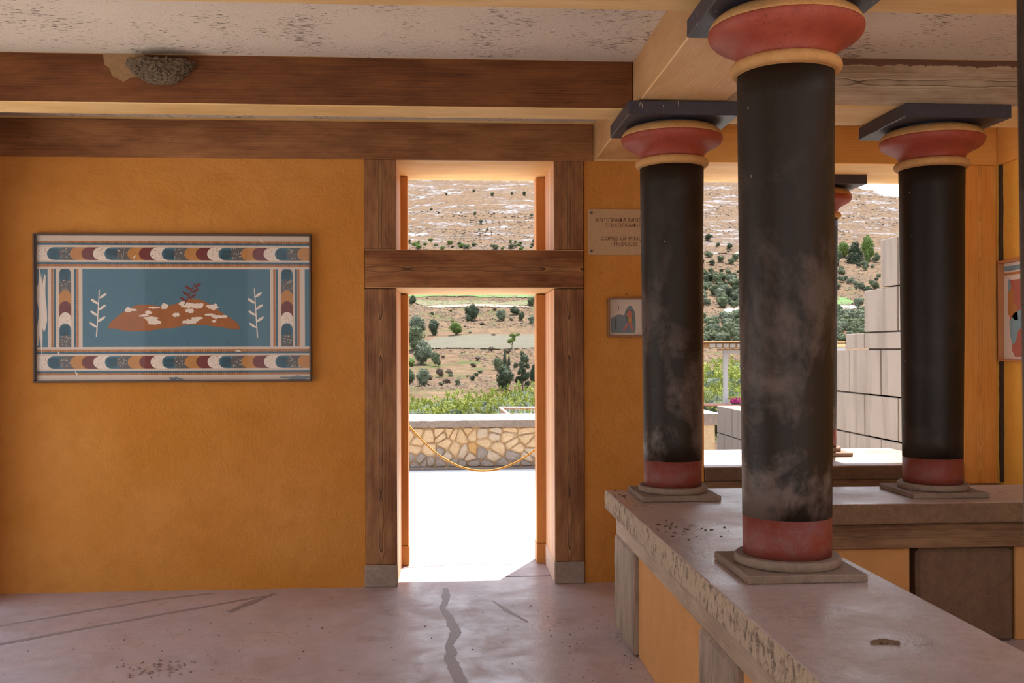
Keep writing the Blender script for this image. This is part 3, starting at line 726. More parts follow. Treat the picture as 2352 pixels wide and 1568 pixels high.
# curved joint in the paving
bm = bmesh.new(); N1 = 30; top = []; bo = []
for k in range(N1+1):
    x = -1.2+3.2*k/N1; y = 9.83-.085*(x-.5)**2*2.2
    wv = .004+.003*noise.noise(Vector((x*9, 0, 0)))
    top.append(bm.verts.new((x, y+wv, .0015))); bo.append(bm.verts.new((x, y-wv, .0015)))
for k in range(N1): bm.faces.new((bo[k], bo[k+1], top[k+1], top[k]))
link('paving_joint', bm, JOINT, pv)

# rubble wall at the terrace edge, every stone its own piece
RY = 13.2
STN = [m_stone('rubble_stone_a', (.37, .25, .135), (.44, .32, .20), (.29, .175, .08), pit=.5, sc=1.3),
       m_stone('rubble_stone_b', (.33, .25, .175), (.40, .31, .225), (.25, .175, .11), pit=.5, sc=1.3),
       m_stone('rubble_stone_c', (.19, .15, .12), (.25, .20, .165), (.14, .11, .085), pit=.5, sc=1.3),
       m_stone('rubble_stone_d', (.34, .19, .07), (.38, .23, .10), (.29, .15, .05), pit=.5, sc=1.3)]
MORT = m_stone('orange_mortar', (.27, .15, .06), (.33, .20, .09), (.20, .11, .045), pit=.6, sc=1.5)
CAPST = m_stone('cap_stone', (.19, .145, .115), (.25, .19, .15), (.11, .08, .06), pit=.9, sc=2)
rw = empty('rubble_wall', (.6, RY, 0), 'low rubble stone wall with a concrete cap at the edge of the sunny terrace', 'wall')
box('mortar_bed', (-3.2, RY+.020, 0), (3.22, RY+.9, .567), MORT, parent=rw, bev=0, rough=.004, cell=.08)
box('cap', (-3.25, RY-.03, .567), (3.215, RY+1.15, .672), [CAPST, PAVE], parent=rw, bev=.01, rough=.004, cell=.07, facemat=lambda q: 1 if q.z > .5 else 0)  # top far paler than the face: sun and shade put into the colour
box('footing', (-3.2, RY-.05, 0), (3.22, RY+.05, .035), CAPST, parent=rw, bev=.005)
rs = random.Random(11); sites = []
rows = [(.07, .15, .06), (.165, .24, .085), (.255, .16, .05), (.35, .32, .10), (.45, .20, .07), (.53, .24, .055)]
for (zc, wm, zj) in rows:
    x = -2.4+rs.uniform(0, .2)
    while x < 3.1:
        ww = wm*rs.choice((.45, .8, 1.1, 1.6))*rs.uniform(.8, 1.2); sites.append((x+ww/2, zc+rs.uniform(-.045, .045))); x += ww
def clip(poly, a, b, c):      # keep a*x+b*y<=c
    out = []
    for i in range(len(poly)):
        p_, q_ = poly[i], poly[(i+1) % len(poly)]
        dp = a*p_[0]+b*p_[1]-c; dq = a*q_[0]+b*q_[1]-c
        if dp <= 0: out.append(p_)
        if dp*dq < 0:
            t_ = dp/(dp-dq); out.append((p_[0]+(q_[0]-p_[0])*t_, p_[1]+(q_[1]-p_[1])*t_))
    return out
for i, (sx, sz) in enumerate(sites):
    poly = [(sx-.3, .03), (min(3.2, sx+.3), .03), (min(3.2, sx+.3), .567), (sx-.3, .567)]
    for j, (tx, tz) in enumerate(sites):
        if i == j or abs(tx-sx) > .8: continue
        a = tx-sx; b = tz-sz; c_ = (tx*tx+tz*tz-sx*sx-sz*sz)/2
        poly = clip(poly, a, b, c_)
        if len(poly) < 3: break
    if len(poly) < 3: continue
    cx_ = sum(q[0] for q in poly)/len(poly); cz_ = sum(q[1] for q in poly)/len(poly)
    # cut corners -> round stones
    for _ in range(2):
        np_ = []
        for k in range(len(poly)):
            a_, b_ = poly[k], poly[(k+1) % len(poly)]
            np_ += [(a_[0]*.78+b_[0]*.22, a_[1]*.78+b_[1]*.22), (a_[0]*.22+b_[0]*.78, a_[1]*.22+b_[1]*.78)]
        poly = np_
        if len(poly) > 20: break
    poly = [(cx_+(q[0]-cx_)*.97, cz_+(q[1]-cz_)*.95) for q in poly]
    d = rs.uniform(.012, .035)
    bm = bmesh.new(); r0 = []; r1 = []; r2 = []
    for q in poly:
        jx = rs.uniform(-.004, .004); jz = rs.uniform(-.004, .004)
        r0.append(bm.verts.new((q[0]+jx, RY+.045, q[1]+jz)))
        r1.append(bm.verts.new((q[0]+jx, RY+.030-d*.5, q[1]+jz)))
        r2.append(bm.verts.new((cx_+(q[0]-cx_)*.78, RY+.022-d+rs.uniform(-.004, .004), cz_+(q[1]-cz_)*.74)))
    n_ = len(poly); ce = bm.verts.new((cx_, RY+.018-d, cz_))
    for k in range(n_):
        k2 = (k+1) % n_
        bm.faces.new((r0[k], r0[k2], r1[k2], r1[k])); bm.faces.new((r1[k], r1[k2], r2[k2], r2[k])); bm.faces.new((r2[k], r2[k2], ce))
    bmesh.ops.recalc_face_normals(bm, faces=bm.faces)
    mm = STN[2] if sz < .12 else (rs.choice([STN[1], STN[2], STN[1], STN[0]]) if sz < .25 else rs.choice([STN[0], STN[3], STN[0], STN[1], STN[0]]))
    link('stone', bm, mm, rw)
# capped end pier of that wall
pr_ = empty('wall_pier', (3.53, 13.1, 0), 'short yellow stone pier with a grey cap, seen between the two left columns', 'pier')
box('shaft', (3.30, 12.99, 0), (3.58, 13.6, .590), STN[0], parent=pr_, bev=.01, rough=.004, cell=.08)
box('cap', (3.22, 12.95, .590), (3.612, 14.3, .752), [CAPST, PAVE], parent=pr_, bev=.01, rough=.004, cell=.06, facemat=lambda q: 1 if q.z > .5 else 0)  # pale top over a dark face: sunlight and shade put into the colour

# stepped ashlar wall along x = 5
ASH = m_stone('ashlar_block', (.40, .33, .28), (.49, .42, .36), (.33, .26, .21), pit=.3)
def m_ash():
    n = NM('weathered_ashlar', .85, .2); n.use_world(); x = n.xyz()
    st = n.noise(3.5, 5, .6, n.comb(0, x[1], n.mth('MULTIPLY', x[2], .12)))
    g = n.noise(30, 5, .75); f = n.noise(2, 4)
    col = n.mix(f, (.235, .18, .14), (.285, .225, .18))
    col = n.mix(n.ramp(st, [(.50, 0), (.68, .6)]), col, (.15, .11, .085))
    col = n.mix(n.ramp(g, [(.55, 0), (.75, .5)]), col, (.15, .115, .092))
    n.color(col); n.bump(g, .35, .01); return n.m
ASH = m_ash()
aw = empty('stepped_wall', (5.2, 11.5, 0), 'tall grey ashlar wall stepping up towards the right outside the large window', 'wall')
def AY(px): return pray(px, 803).y*5.0/pray(px, 803).x
def course(z0, z1, ys, jit=0):
    for k in range(len(ys)-1):
        y0, y1 = sorted((ys[k], ys[k+1]))
        box('block', (5.0+random.uniform(0, .008), y0+.014, z0+.009), (5.42, y1-.014, z1-.009), ASH, parent=aw, bev=.006, rough=.001, cell=.3)
box('core', (5.03, 8.4, 0), (5.39, AY(1990), 2.25), DEEP, parent=aw, bev=0)
box('core', (5.03, 8.4, 0), (5.39, AY(1925), 1.55), DEEP, parent=aw, bev=0)
box('core', (5.03, 8.4, 2.25), (5.39, AY(2066), 3.2), DEEP, parent=aw, bev=0)
box('core', (5.03, AY(1925), -.45), (5.39, AY(1649), .50), DEEP, parent=aw, bev=0)
course(-.47, .05, [8.4, 9.6, 10.8, AY(1911), AY(1850), AY(1800), AY(1762), AY(1722), AY(1692), AY(1661), AY(1645)])
course(.05, .56, [8.4, AY(2180), AY(2110), AY(2022), AY(1949.5), AY(1880), AY(1830), AY(1784), AY(1742), AY(1704), AY(1680), AY(1645)])
course(.56, 1.06, [8.4, AY(2130), AY(2061), AY(1984), AY(1911), AY(1850), AY(1800)])
course(1.06, 1.60, [8.4, AY(2180), AY(2110), AY(2022), AY(1949.5), AY(1888), AY(1850)])
course(1.60, 1.80, [8.4, AY(2180), AY(1984), AY(1941)])
course(1.80, 2.31, [8.4, AY(2130), AY(2061), AY(1984)])
course(2.31, 2.87, [8.4, AY(2130), AY(2062), AY(2022)])
course(2.87, 3.30, [8.4, AY(2120), AY(2062)])

# rope across the doorway outside
ROPE = flat('yellow_rope_fibre', (.55, .33, .10), .8, .2, .25, 120)
rpe = empty('barrier_rope', (.2, 7.56, .67), 'twisted yellow rope sagging across the doorway', 'rope')
def rz(x): return .672+1.02*(x-.27)**2+.10*max(0, .1-x)**2
for ph in range(3):
    pts = []
    for k in range(221):
        x = -.42+1.20*k/220; a = x*150+ph*2*math.pi/3
        pts.append((x, 7.56+.0045*math.cos(a), rz(x)+.0045*math.sin(a)))
    bm = bmesh.new(); tube(bm, pts, .0048, 6); link('strand', bm, ROPE, rpe, smooth=True)
for x in (-.42, .78):
    bm = bmesh.new(); tube(bm, [(x, WB-.01, rz(x)), (x, 7.575, rz(x))], .006, 8); link('hook', bm, flat('rusty_hook', (.16, .07, .03), .6), rpe, smooth=True)

# ------------------------------------------------------------------ terrain
RT = [(13.9, -.20), (18, -.24), (30, -.19), (50, -.13), (70, -.075), (95, -.043), (110, -.030), (130, -.014), (150, .001), (165, .009), (190, .019), (210, .030), (235, .0395), (262, .0475), (290, .0545), (340, .064), (400, .082), (480, .103), (600, .124), (750, .148), (900, .172), (1100, .200), (1300, .215), (1700, .17)]
def lerp_t(T, x):
    if x <= T[0][0]: return T[0][1]
    for i in range(len(T)-1):
        if x <= T[i+1][0]:
            f_ = (x-T[i][0])/(T[i+1][0]-T[i][0]); return T[i][1]+(T[i+1][1]-T[i][1])*f_
    return T[-1][1]
CAPE = [(-1, .26), (.22, .24), (.34, .205), (.385, .1785), (.42, .1735), (.46, .165), (.7, .15), (1.2, .12)]
def terrain(x, y):
    az = x/max(y, 1); e = lerp_t(RT, y); cp = lerp_t(CAPE, az)
    d = cp-e; e = cp-(math.sqrt(d*d+.00002)+d)/2 if d > -.05 else cp-.0001
    if d < 0: e = cp-.004-(-d)*.9
    z = EYE+e*y
    v = Vector((x*.012, y*.016, 0)); s_ = min(1, max(.15, (y-40)/200))
    z += s_*(2.2*noise.noise(v)+1.1*noise.noise(v*3.1)+.45*noise.noise(v*9))*(1+y/900)
    if y > 300:  # terraces of bedded rock
        t_ = (z*.085+.5*noise.noise(Vector((x*.004, y*.004, 4)))) ; z += 1.6*math.sin(t_*2*math.pi)*min(1, (y-300)/200)*.6
    return z
bm = bmesh.new(); NR, NC = 300, 300; grid = []
for i in range(NR+1):
    y = 14.3*(1500/14.3)**(i/NR); row = []
    for k in range(NC+1):
        az = -.55+1.35*k/NC; x = az*y
        row.append(bm.verts.new((x, y, terrain(x, y))))
    grid.append(row)
for i in range(NR):
    for k in range(NC): bm.faces.new((grid[i][k], grid[i][k+1], grid[i+1][k+1], grid[i+1][k]))
def m_hill():
    n = NM('dry_hillside', .95, .05).use_world(); x = n.xyz()
    clump = n.noise(.38, 7, .78); fine = n.noise(2.2, 4, .7); big = n.noise(.035, 5, .6); mid = n.noise(.16, 5, .65)
    col = n.mix(n.ramp(clump, [(.36, 0), (.62, 1)]), (.085, .050, .032), (.200, .131, .076))
    col = n.mix(n.ramp(fine, [(.45, 0), (.75, .6)]), col, (.25, .165, .11))
    gr = n.mth('MULTIPLY', n.ramp(mid, [(.54, 0), (.60, .8)]), n.ramp(n.mth('MULTIPLY', x[1], .001), [(.30, 1), (.42, .0)]))
    col = n.mix(gr, col, (.085, .105, .035))
    # dark scrub dots on the upper slope
    vd = n.vor(.30, out='Distance'); far = n.ramp(n.mth('MULTIPLY', x[1], .001), [(.30, 0), (.40, 1)])
    col = n.mix(n.mth('MULTIPLY', n.mth('MULTIPLY', n.ramp(vd, [(.20, .75), (.36, 0)]), far), n.ramp(mid, [(.42, 0), (.55, 1)])), col, (.06, .045, .035))
    # bedded pale rock running across
    bnd = n.noise(.07, 6, .72, n.map((.45, .6, 3.0), src=n.co), dist=.3)
    brk = n.noise(.35, 6, .8, n.map((.5, 1, 1.5)))
    rock = n.mth('MULTIPLY', n.mth('MULTIPLY', n.ramp(bnd, [(.53, 0), (.58, 1)]), n.ramp(brk, [(.47, 0), (.53, 1)])), n.ramp(n.mth('MULTIPLY', x[1], .001), [(.44, 0), (.56, 1)]))
    dk = n.mth('MULTIPLY', n.mth('MULTIPLY', n.ramp(bnd, [(.50, 0), (.54, 1), (.58, 0)]), n.ramp(n.noise(.9, 4, .7), [(.46, 0), (.54, 1)])), n.ramp(n.mth('MULTIPLY', x[1], .001), [(.40, 0), (.5, 1)]))  # dark fringe along the rock bands: their shadows put into the colour
    col = n.mix(n.mth('MULTIPLY', dk, .8), col, (.05, .045, .05))
    col = n.mix(rock, col, (.29, .285, .295))
    n.color(col)
    n.bump(n.mth('ADD', clump, fine), .8, .6); return n.m
ter = link('hillside', bm, m_hill(), None, smooth=True, origin=(0, 0, 0), kind='structure')

def hit(px, py, lim=1400):
    d = pray(px, py); y = 40.0
    while y < lim:
        t_ = y/d.y; p_ = d*t_+Vector((0, 0, EYE))
        if terrain(p_.x, p_.y) >= p_.z: return Vector((p_.x, p_.y, terrain(p_.x, p_.y)))
        y *= 1.006
    return None
def patch(name, pxs, mat, label, cat, lift=.25, n=24):
    """a strip of ground draped on the hill: px corner lists (left/right pairs from near to far)"""
    bm = bmesh.new(); rows_ = []
    fine_ = []
    for i_ in range(len(pxs)-1):
        for q_ in range(4): fine_.append([pxs[i_][j_]+(pxs[i_+1][j_]-pxs[i_][j_])*q_/4 for j_ in range(4)])
    fine_.append(list(pxs[-1]))
    for (xl, xr, yy, y2) in fine_:
        xl += 14*noise.noise(Vector((yy*.7, 1, len(name)))); xr += 14*noise.noise(Vector((yy*.7, 7, len(name))))
        a = hit(xl, yy); b = hit(xr, y2)
        if a is None or b is None: continue
        row = []
        for k in range(n+1):
            q = a.lerp(b, k/n); row.append(bm.verts.new((q.x, q.y, terrain(q.x, q.y)+min(lift, .16))))
        rows_.append(row)
    for i in range(len(rows_)-1):
        for k in range(n): bm.faces.new((rows_[i][k], rows_[i][k+1], rows_[i+1][k+1], rows_[i+1][k]))
    for f in bm.faces:
        f.normal_update()
        if f.normal.z < 0: f.normal_flip()
    return link(name, bm, mat, None, label=label, cat=cat)
GREENF = m_stone('vine_green', (.06, .12, .018), (.09, .16, .03), (.04, .08, .012), pit=.5, sc=.25)
def m_vines():
    n = NM('young_vine_rows', .95, .05).use_world()
    a = n.noise(.8, 4, .7, n.map((1.2, .6, 1)))
    n.color(n.mix(n.ramp(a, [(.47, 0), (.56, 1)]), (.17, .135, .09), (.075, .105, .035))); return n.m
MEAD = m_stone('dry_meadow_grass', (.070, .058, .030), (.100, .080, .043), (.050, .048, .022), pit=.6, sc=.4)
STRAW = m_stone('straw_bank', (.26, .185, .12), (.31, .23, .15), (.22, .15, .09), pit=.6, sc=.3)
ROAD = m_stone('white_track', (.36, .33, .31), (.40, .37, .34), (.30, .27, .24), pit=.1, sc=.3)
patch('vineyard', [(955, 1215, 684, 684), (900, 1260, 678, 679), (860, 1300, 672, 673)], GREENF, 'bright green vineyard strip at the top of the doorway view', 'field', .5)
patch('vine_field', [(972, 1200, 704, 703), (955, 1225, 697, 697), (945, 1240, 689, 689)], m_vines(), 'pale field with rows of young vines below the green vineyard strip', 'field', .3)
patch('meadow', [(985, 1230, 803, 800), (960, 1240, 790, 790), (1010, 1240, 776, 770)], MEAD, 'dry olive-green meadow across the middle of the doorway view', 'meadow', .25)
patch('straw_bank', [(985, 1210, 708, 708), (975, 1215, 705, 705)], STRAW, 'straw-coloured bank under the young vine rows', 'bank', .3)
patch('dirt_track', [(1900, 1962, 712, 711), (1900, 1975, 703, 703)], ROAD, 'white dirt track beside the stepped wall, lower of the two slopes', 'track', .4)
patch('green_field', [(1900, 1958, 699, 699), (1900, 1950, 684, 685)], GREENF, 'small bright green field above the white dirt track', 'field', .4)
patch('dirt_yard', [(1655, 1706, 719, 719), (1668, 1706, 709, 704)], ROAD, 'bare white yard among the olive trees between the two left columns', 'yard', .4)
patch('hill_path', [(1636, 1700, 584, 584.5), (1636, 1700, 581.5, 582)], ROAD, 'thin pale path crossing the slope between the two left columns', 'path', .6)

# ------------------------------------------------------------------ foliage
def leafmat(name, a, b, c):
    n = NM(name, .75, .15); f = n.noise(2.5, 3); g = n.noise(.5, 2)
    col = n.mix(n.ramp(f, [(.38, 0), (.62, 1)]), a, b); col = n.mix(n.ramp(g, [(.5, 0), (.7, .6)]), col, c)
    n.color(col); n.b.inputs['Subsurface Weight'].default_value = 0; return n.m
LF = dict(olive=leafmat('olive_leaves', (.075, .092, .045), (.14, .16, .085), (.20, .22, .13)), dark=leafmat('dark_leaves', (.038, .050, .028), (.075, .092, .05), (.12, .14, .08)),
          bright=leafmat('bright_leaves', (.085, .125, .025), (.145, .195, .05), (.20, .24, .075)), grey=leafmat('grey_green_leaves', (.10, .115, .07), (.17, .19, .12), (.23, .25, .17)),
          pine=leafmat('pine_needles', (.19, .215, .035), (.34, .36, .08), (.44, .43, .15)), dry=leafmat('dry_twigs', (.11, .075, .055), (.16, .115, .08), (.20, .15, .10)))
TRUNK = flat('bark', (.12, .075, .05), .9)
def crown_mesh(kind, seed, nl, leaf, lobes=None):
    """unit crown (radius about 1, base at z=0, height 2): lumpy lobes of small leaves over dark cores"""
    rn_ = random.Random(seed); bm = bmesh.new(); L_ = []
    if kind == 'round':
        for k in range(nl): 
            a = rn_.uniform(0, 6.28); r_ = rn_.uniform(.1, .62); z = rn_.uniform(.45, 1.55); s_ = rn_.uniform(.30, .50)
            r_ *= (1-abs(z-.9)*.55); L_.append((r_*math.cos(a), r_*math.sin(a), z, s_))
        L_.append((0, 0, 1, .7))
    elif kind == 'spire':
        for k in range(nl): z = .1+1.85*k/nl; s_ = .34*(1-(z/2.05)**1.8)+.06; a = rn_.uniform(0, 6.28); L_.append((.05*math.cos(a), .05*math.sin(a), z, s_))
    elif kind == 'layer':
        for k in range(nl): z = rn_.uniform(.25, 1.9); r_ = rn_.uniform(.1, .75)*(1-.35*z/2); a = rn_.uniform(0, 6.28); L_.append((r_*math.cos(a), r_*math.sin(a), z, rn_.uniform(.13, .25)))
    elif kind == 'open':
        for k in range(nl): z = rn_.uniform(1.0, 1.9); r_ = rn_.uniform(.1, .8); a = rn_.uniform(0, 6.28); L_.append((r_*math.cos(a), r_*math.sin(a), z, rn_.uniform(.18, .30)))
    vol = sum(l[3]**2 for l in L_)
    for (x, y, z, s_) in L_:
        r = bmesh.ops.create_icosphere(bm, subdivisions=1, radius=s_*.80)
        for v in r['verts']: v.co = Vector((x, y, z))+v.co*(1+.25*noise.noise(v.co*5+Vector((x, y, z))))*Vector((1, 1, .85)).length/1.6
        m_ = int(leaf*s_**2/vol)
        for q in range(m_):
            d = Vector((rn_.gauss(0, 1), rn_.gauss(0, 1), rn_.gauss(0.2, 1))).normalized()
            c_ = Vector((x, y, z))+Vector((d.x, d.y, d.z*.85))*s_*rn_.uniform(.78, 1.12)
            u = Vector((rn_.gauss(0, 1), rn_.gauss(0, 1), rn_.gauss(0, 1))).normalized(); v_ = d.cross(u).normalized()
            e = rn_.uniform(.035, .075)*(1.3 if kind == 'round' else 1)
            bm.faces.new([bm.verts.new(c_+u*e), bm.verts.new(c_-u*e*.6+v_*e*.8), bm.verts.new(c_-u*e*.6-v_*e*.8)])
    me = bpy.data.meshes.new('crown'); bm.to_mesh(me); bm.free(); return me
def trunk_mesh(kind):
    bm = bmesh.new(); tube(bm, [(0, 0, -.35), (.02, .01, .2), (-.03, 0, .6), (.0, .02, 1.0), (.02, 0, 1.5)], [.10, .085, .07, .05, .03], 7)
    for a in (0.4, 2.5, 4.4): tube(bm, [(0, 0, .55), (.25*math.cos(a), .25*math.sin(a), .85), (.5*math.cos(a), .5*math.sin(a), 1.2)], [.05, .035, .02], 5)
    me = bpy.data.meshes.new('trunk'); bm.to_mesh(me); bm.free(); me.materials.append(TRUNK); return me
TM = trunk_mesh('t'); CM = {}
def crown(kind, v):
    if (kind, v) not in CM:
        CM[(kind, v)] = crown_mesh(kind, v*13+len(kind), {'round': 11, 'spire': 12, 'layer': 26, 'open': 9}[kind], {'round': 2600, 'spire': 1500, 'layer': 2400, 'open': 1300}[kind])
    return CM[(kind, v)]
MC = {}
def tree(name, base, wid, hei, kind, col, label, group=None, v=0, cat='tree'):
    t = empty(name, base, label, cat, group)
    t.rotation_euler.z = random.uniform(0, 6.28)
    key = (kind, v, col)
    if key not in MC:
        me = crown(kind, v).copy(); me.materials.clear(); me.materials.append(LF[col]); MC[key] = me
    o = bpy.data.objects.new('foliage', MC[key]); COL.objects.link(o); o.parent = t
    k = {'round': .92, 'spire': .40, 'layer': .9, 'open': .95}[kind]
    o.scale = (wid/2/k, wid/2/k, hei/2.0); o.location = (0, 0, -hei*.03)
    q = bpy.data.objects.new('trunk', TM); COL.objects.link(q); q.parent = t; q.scale = (wid/2*.6, wid/2*.6, hei/2.2)
    return t
def ptree(name, px, yt, yb, wpx, kind, col, label, group=None, v=0, cat='tree'):
    h_ = hit(px, yb)
    if h_ is None: return None
    dep = h_.length if False else (h_-Vector((0, 0, EYE))).dot(Vector((math.sin(YAW), math.cos(YAW), 0)))
    s_ = dep/CAM_F
    return tree(name, h_, wpx*s_, (yb-yt)*s_, kind, col, label, group, v, cat)
T_ = [
 ('tree', 1084, 697, 739, 38, 'round', 'dark', 'dark rounded tree standing alone below the vine rows, left of the doorway view centre'),
 ('tree', 1152, 707, 737, 30, 'round', 'grey', 'grey-green bush tree right of the lone dark rounded tree'),
 ('tree', 1182, 700, 724, 26, 'round', 'dark', 'dark tree between two grey-green ones near the top right of the doorway view'),
 ('tree', 1198, 716, 738, 17, 'round', 'dark', 'narrow dark tree below a larger dark one, upper right of the doorway view'),
 ('tree', 1221, 724, 744, 18, 'round', 'grey', 'grey-green tree against the right door jamb below the vineyard'),
 ('tree', 1221, 679, 702, 26, 'round', 'olive', 'olive tree at the top right corner of the doorway view'),
 ('tree', 948, 676, 701, 20, 'round', 'dark', 'dark tree at the top left corner of the doorway view'),
 ('tree', 957, 722, 768, 50, 'round', 'grey', 'topmost olive of the cluster along the left door jamb'),
 ('tree', 996, 732, 771, 28, 'round', 'dark', 'dark tree on the right shoulder of the olive cluster by the left jamb'),
 ('tree', 956, 742, 806, 52, 'round', 'olive', 'second olive down in the cluster along the left door jamb'),
 ('tree', 972, 772, 838, 52, 'round', 'grey', 'large grey olive in the middle of the cluster along the left jamb'),
 ('tree', 1001, 805, 842, 26, 'round', 'olive', 'small olive on the right foot of the cluster by the left jamb'),
 ('tree', 944, 824, 842, 22, 'round', 'bright', 'bright green bush tucked against the left jamb under the olive cluster'),
 ('tree', 973, 841, 886, 42, 'round', 'grey', 'rounded grey olive standing below the left cluster, above the pines'),
 ('tree', 943, 843, 884, 24, 'round', 'olive', 'olive cut by the left jamb beside the lowest rounded olive'),
 ('tree', 1046, 738, 770, 38, 'round', 'bright', 'bright green rounded bush in the middle of the dry slope'),
 ('tree', 1176, 764, 803, 38, 'open', 'bright', 'thin open-crowned pale pine on the meadow'),
 ('cypress', 1160, 799, 842, 10, 'spire', 'dark', 'slim dark cypress with a pointed top left of the cedar'),
 ('cypress', 1169, 815, 842, 8, 'spire', 'dark', 'shorter cypress beside the slim pointed one'),
 ('cedar', 1201, 804, 894, 54, 'layer', 'dark', 'tall dark drooping cedar at the right of the doorway view'),
 ('tree', 1159, 835, 896, 48, 'round', 'dark', 'grey-green domed tree in front of the cedar'),
 ('tree', 1143, 818, 850, 30, 'round', 'olive', 'olive tree behind the domed tree left of the cedar'),
 ('tree', 1226, 830, 890, 22, 'round', 'dark', 'dark tree cut by the right jamb next to the cedar'),
 ('shrub', 1010, 843, 866, 22, 'round', 'dry', 'greyish shrub right of the lowest rounded olive'),
 ('shrub', 1051, 869, 886, 15, 'round', 'olive', 'small green shrub low on the dry slope, centre of the doorway view'),
 ('shrub', 1086, 861, 874, 16, 'round', 'dark', 'small dark shrub right of centre low on the dry slope'),
 ('shrub', 1031, 846, 860, 20, 'round', 'dry', 'brownish shrub on the dry slope above the pines'),
 ('tree', 1992, 538, 600, 38, 'round', 'bright', 'tall bright green tree on the slope beside the stepped wall'),
 ('cypress', 1962, 551, 604, 40, 'spire', 'dark', 'dark conifer left of the tall bright tree beside the stepped wall'),
 ('tree', 1991, 573, 602, 14, 'spire', 'bright', 'small pointed green tree in front of the tall bright one'),
 ('tree', 2014, 578, 604, 20, 'round', 'olive', 'tree cut by the stepped wall beside the tall bright tree'),
 ('tree', 1936, 553, 592, 40, 'round', 'bright', 'broad green tree left of the dark conifer by the large column'),
 ('tree', 1925, 572, 600, 24, 'round', 'olive', 'olive-green tree at the edge of the large column, below the broad green tree'),
 ('tree', 1973, 682, 705, 26, 'round', 'grey', 'grey olive at the end of the small green field'),
 ('tree', 1676, 559, 575, 16, 'round', 'dark', 'round dark bush alone on the slope above the thin path'),
 ('tree', 1649, 558, 570, 11, 'round', 'dark', 'small dark bush left of the round one above the thin path'),
 ('tree', 1627, 540, 554, 20, 'round', 'dark', 'dark bush on the slope against the left window post'),
 ('tree', 1690, 581, 600, 18, 'round', 'olive', 'olive at the right end of the thin path'),
 ('tree', 1628, 576, 592, 22, 'round', 'olive', 'olive at the left end of the thin path'),
]
for i, t in enumerate(T_): ptree(*t, v=i % 4)
rt = random.Random(21)
PLACED = []
def grove(n, x0, x1, y0, y1, w0, w1, kinds, label, group, asp=.78, cat='tree', name='olive_tree', kind='round'):
    for i in range(n):
        for tr in range(30):
            yb = rt.uniform(y0, y1); px = rt.uniform(x0, x1); wv = rt.uniform(w0, w1)
            h_ = hit(px, yb)
            if h_ is None: continue
            rad = h_.y/CAM_F*wv/2
            if all((h_.x-q[0])**2+(h_.y-q[1])**2 > ((rad+q[2])*.92)**2 for q in PLACED): PLACED.append((h_.x, h_.y, rad)); break
        else: continue
        ptree(name, px, yb-wv*asp, yb, wv, kind, rt.choice(kinds), label, group, v=rt.randrange(4), cat=cat)
grove(46, 1610, 1712, 640, 708, 18, 34, ['olive', 'grey', 'dark'], 'olive tree in the dense grove halfway up the view between the two left columns', 'upper olive grove')
grove(44, 1606, 1715, 735, 790, 22, 40, ['olive', 'grey', 'olive'], 'olive tree in the lower grove above the wooden pergola', 'lower olive grove')
grove(12, 1608, 1712, 600, 636, 10, 20, ['olive', 'dark'], 'scattered small olive on the dry slope below the thin path', 'scattered olives under the path')
grove(30, 1908, 1990, 722, 792, 24, 40, ['olive', 'grey'], 'olive tree in the grove left of the stepped wall', 'grove by the stepped wall')
grove(26, 1908, 2020, 608, 676, 10, 24, ['olive', 'dark', 'grey'], 'small olive on the dry slope between the conifers and the green field', 'slope olives by the stepped wall')
grove(34, 915, 1250, 556, 576, 8, 20, ['olive', 'dark', 'bright'], 'low green bush along the foot of the rocky hill in the upper opening', 'bushes along the foot of the hill', .6, 'bush', 'bush')
grove(14, 920, 1245, 440, 550, 5, 11, ['dark', 'olive'], 'lone dark bush dotted on the rocky hillside in the upper opening', 'lone hillside bushes', .8, 'bush', 'bush')
grove(22, 938, 1228, 805, 905, 8, 20, ['dry', 'olive', 'dry'], 'low dry shrub on the tawny slope below the meadow', 'dry slope shrubs', .6, 'shrub', 'shrub')
grove(14, 990, 1226, 712, 775, 6, 16, ['bright', 'dry', 'olive'], 'low shrub on the tawny bank under the vine rows', 'bank shrubs', .5, 'shrub', 'shrub')

# dry scrub covering the slopes: nobody could count it
bm = bmesh.new(); rr_ = random.Random(8)
def tuft(c_, s_):
    a0 = rr_.uniform(0, 6.28); top_ = bm.verts.new(c_+Vector((0, 0, s_*.75))); ring = []
    for k in range(5):
        a = a0+k*1.257; q = s_*rr_.uniform(.6, 1.1); ring.append(bm.verts.new(c_+Vector((q*math.cos(a), q*math.sin(a), rr_.uniform(-.15, .25)*s_))))
    for k in range(5): bm.faces.new((ring[k], ring[(k+1) % 5], top_))
for band in ((-.06, .105, 95, 700, 9000), (.24, .47, 120, 900, 9000)):
    for k in range(band[4]):
        y = band[2]*(band[3]/band[2])**rr_.random(); az = rr_.uniform(band[0], band[1]); x = az*y
        if noise.noise(Vector((x*.02, y*.02, 9))) < -.12+.1*rr_.random(): continue
        if 150 < y < 200 and az < .1: continue
        tuft(Vector((x, y, terrain(x, y))), rr_.uniform(.25, .6)*(y/250)**.75)
scrub = link('dry_scrub', bm, leafmat('scrub', (.10, .062, .042), (.175, .115, .073), (.14, .12, .07)), ter, kind='stuff')

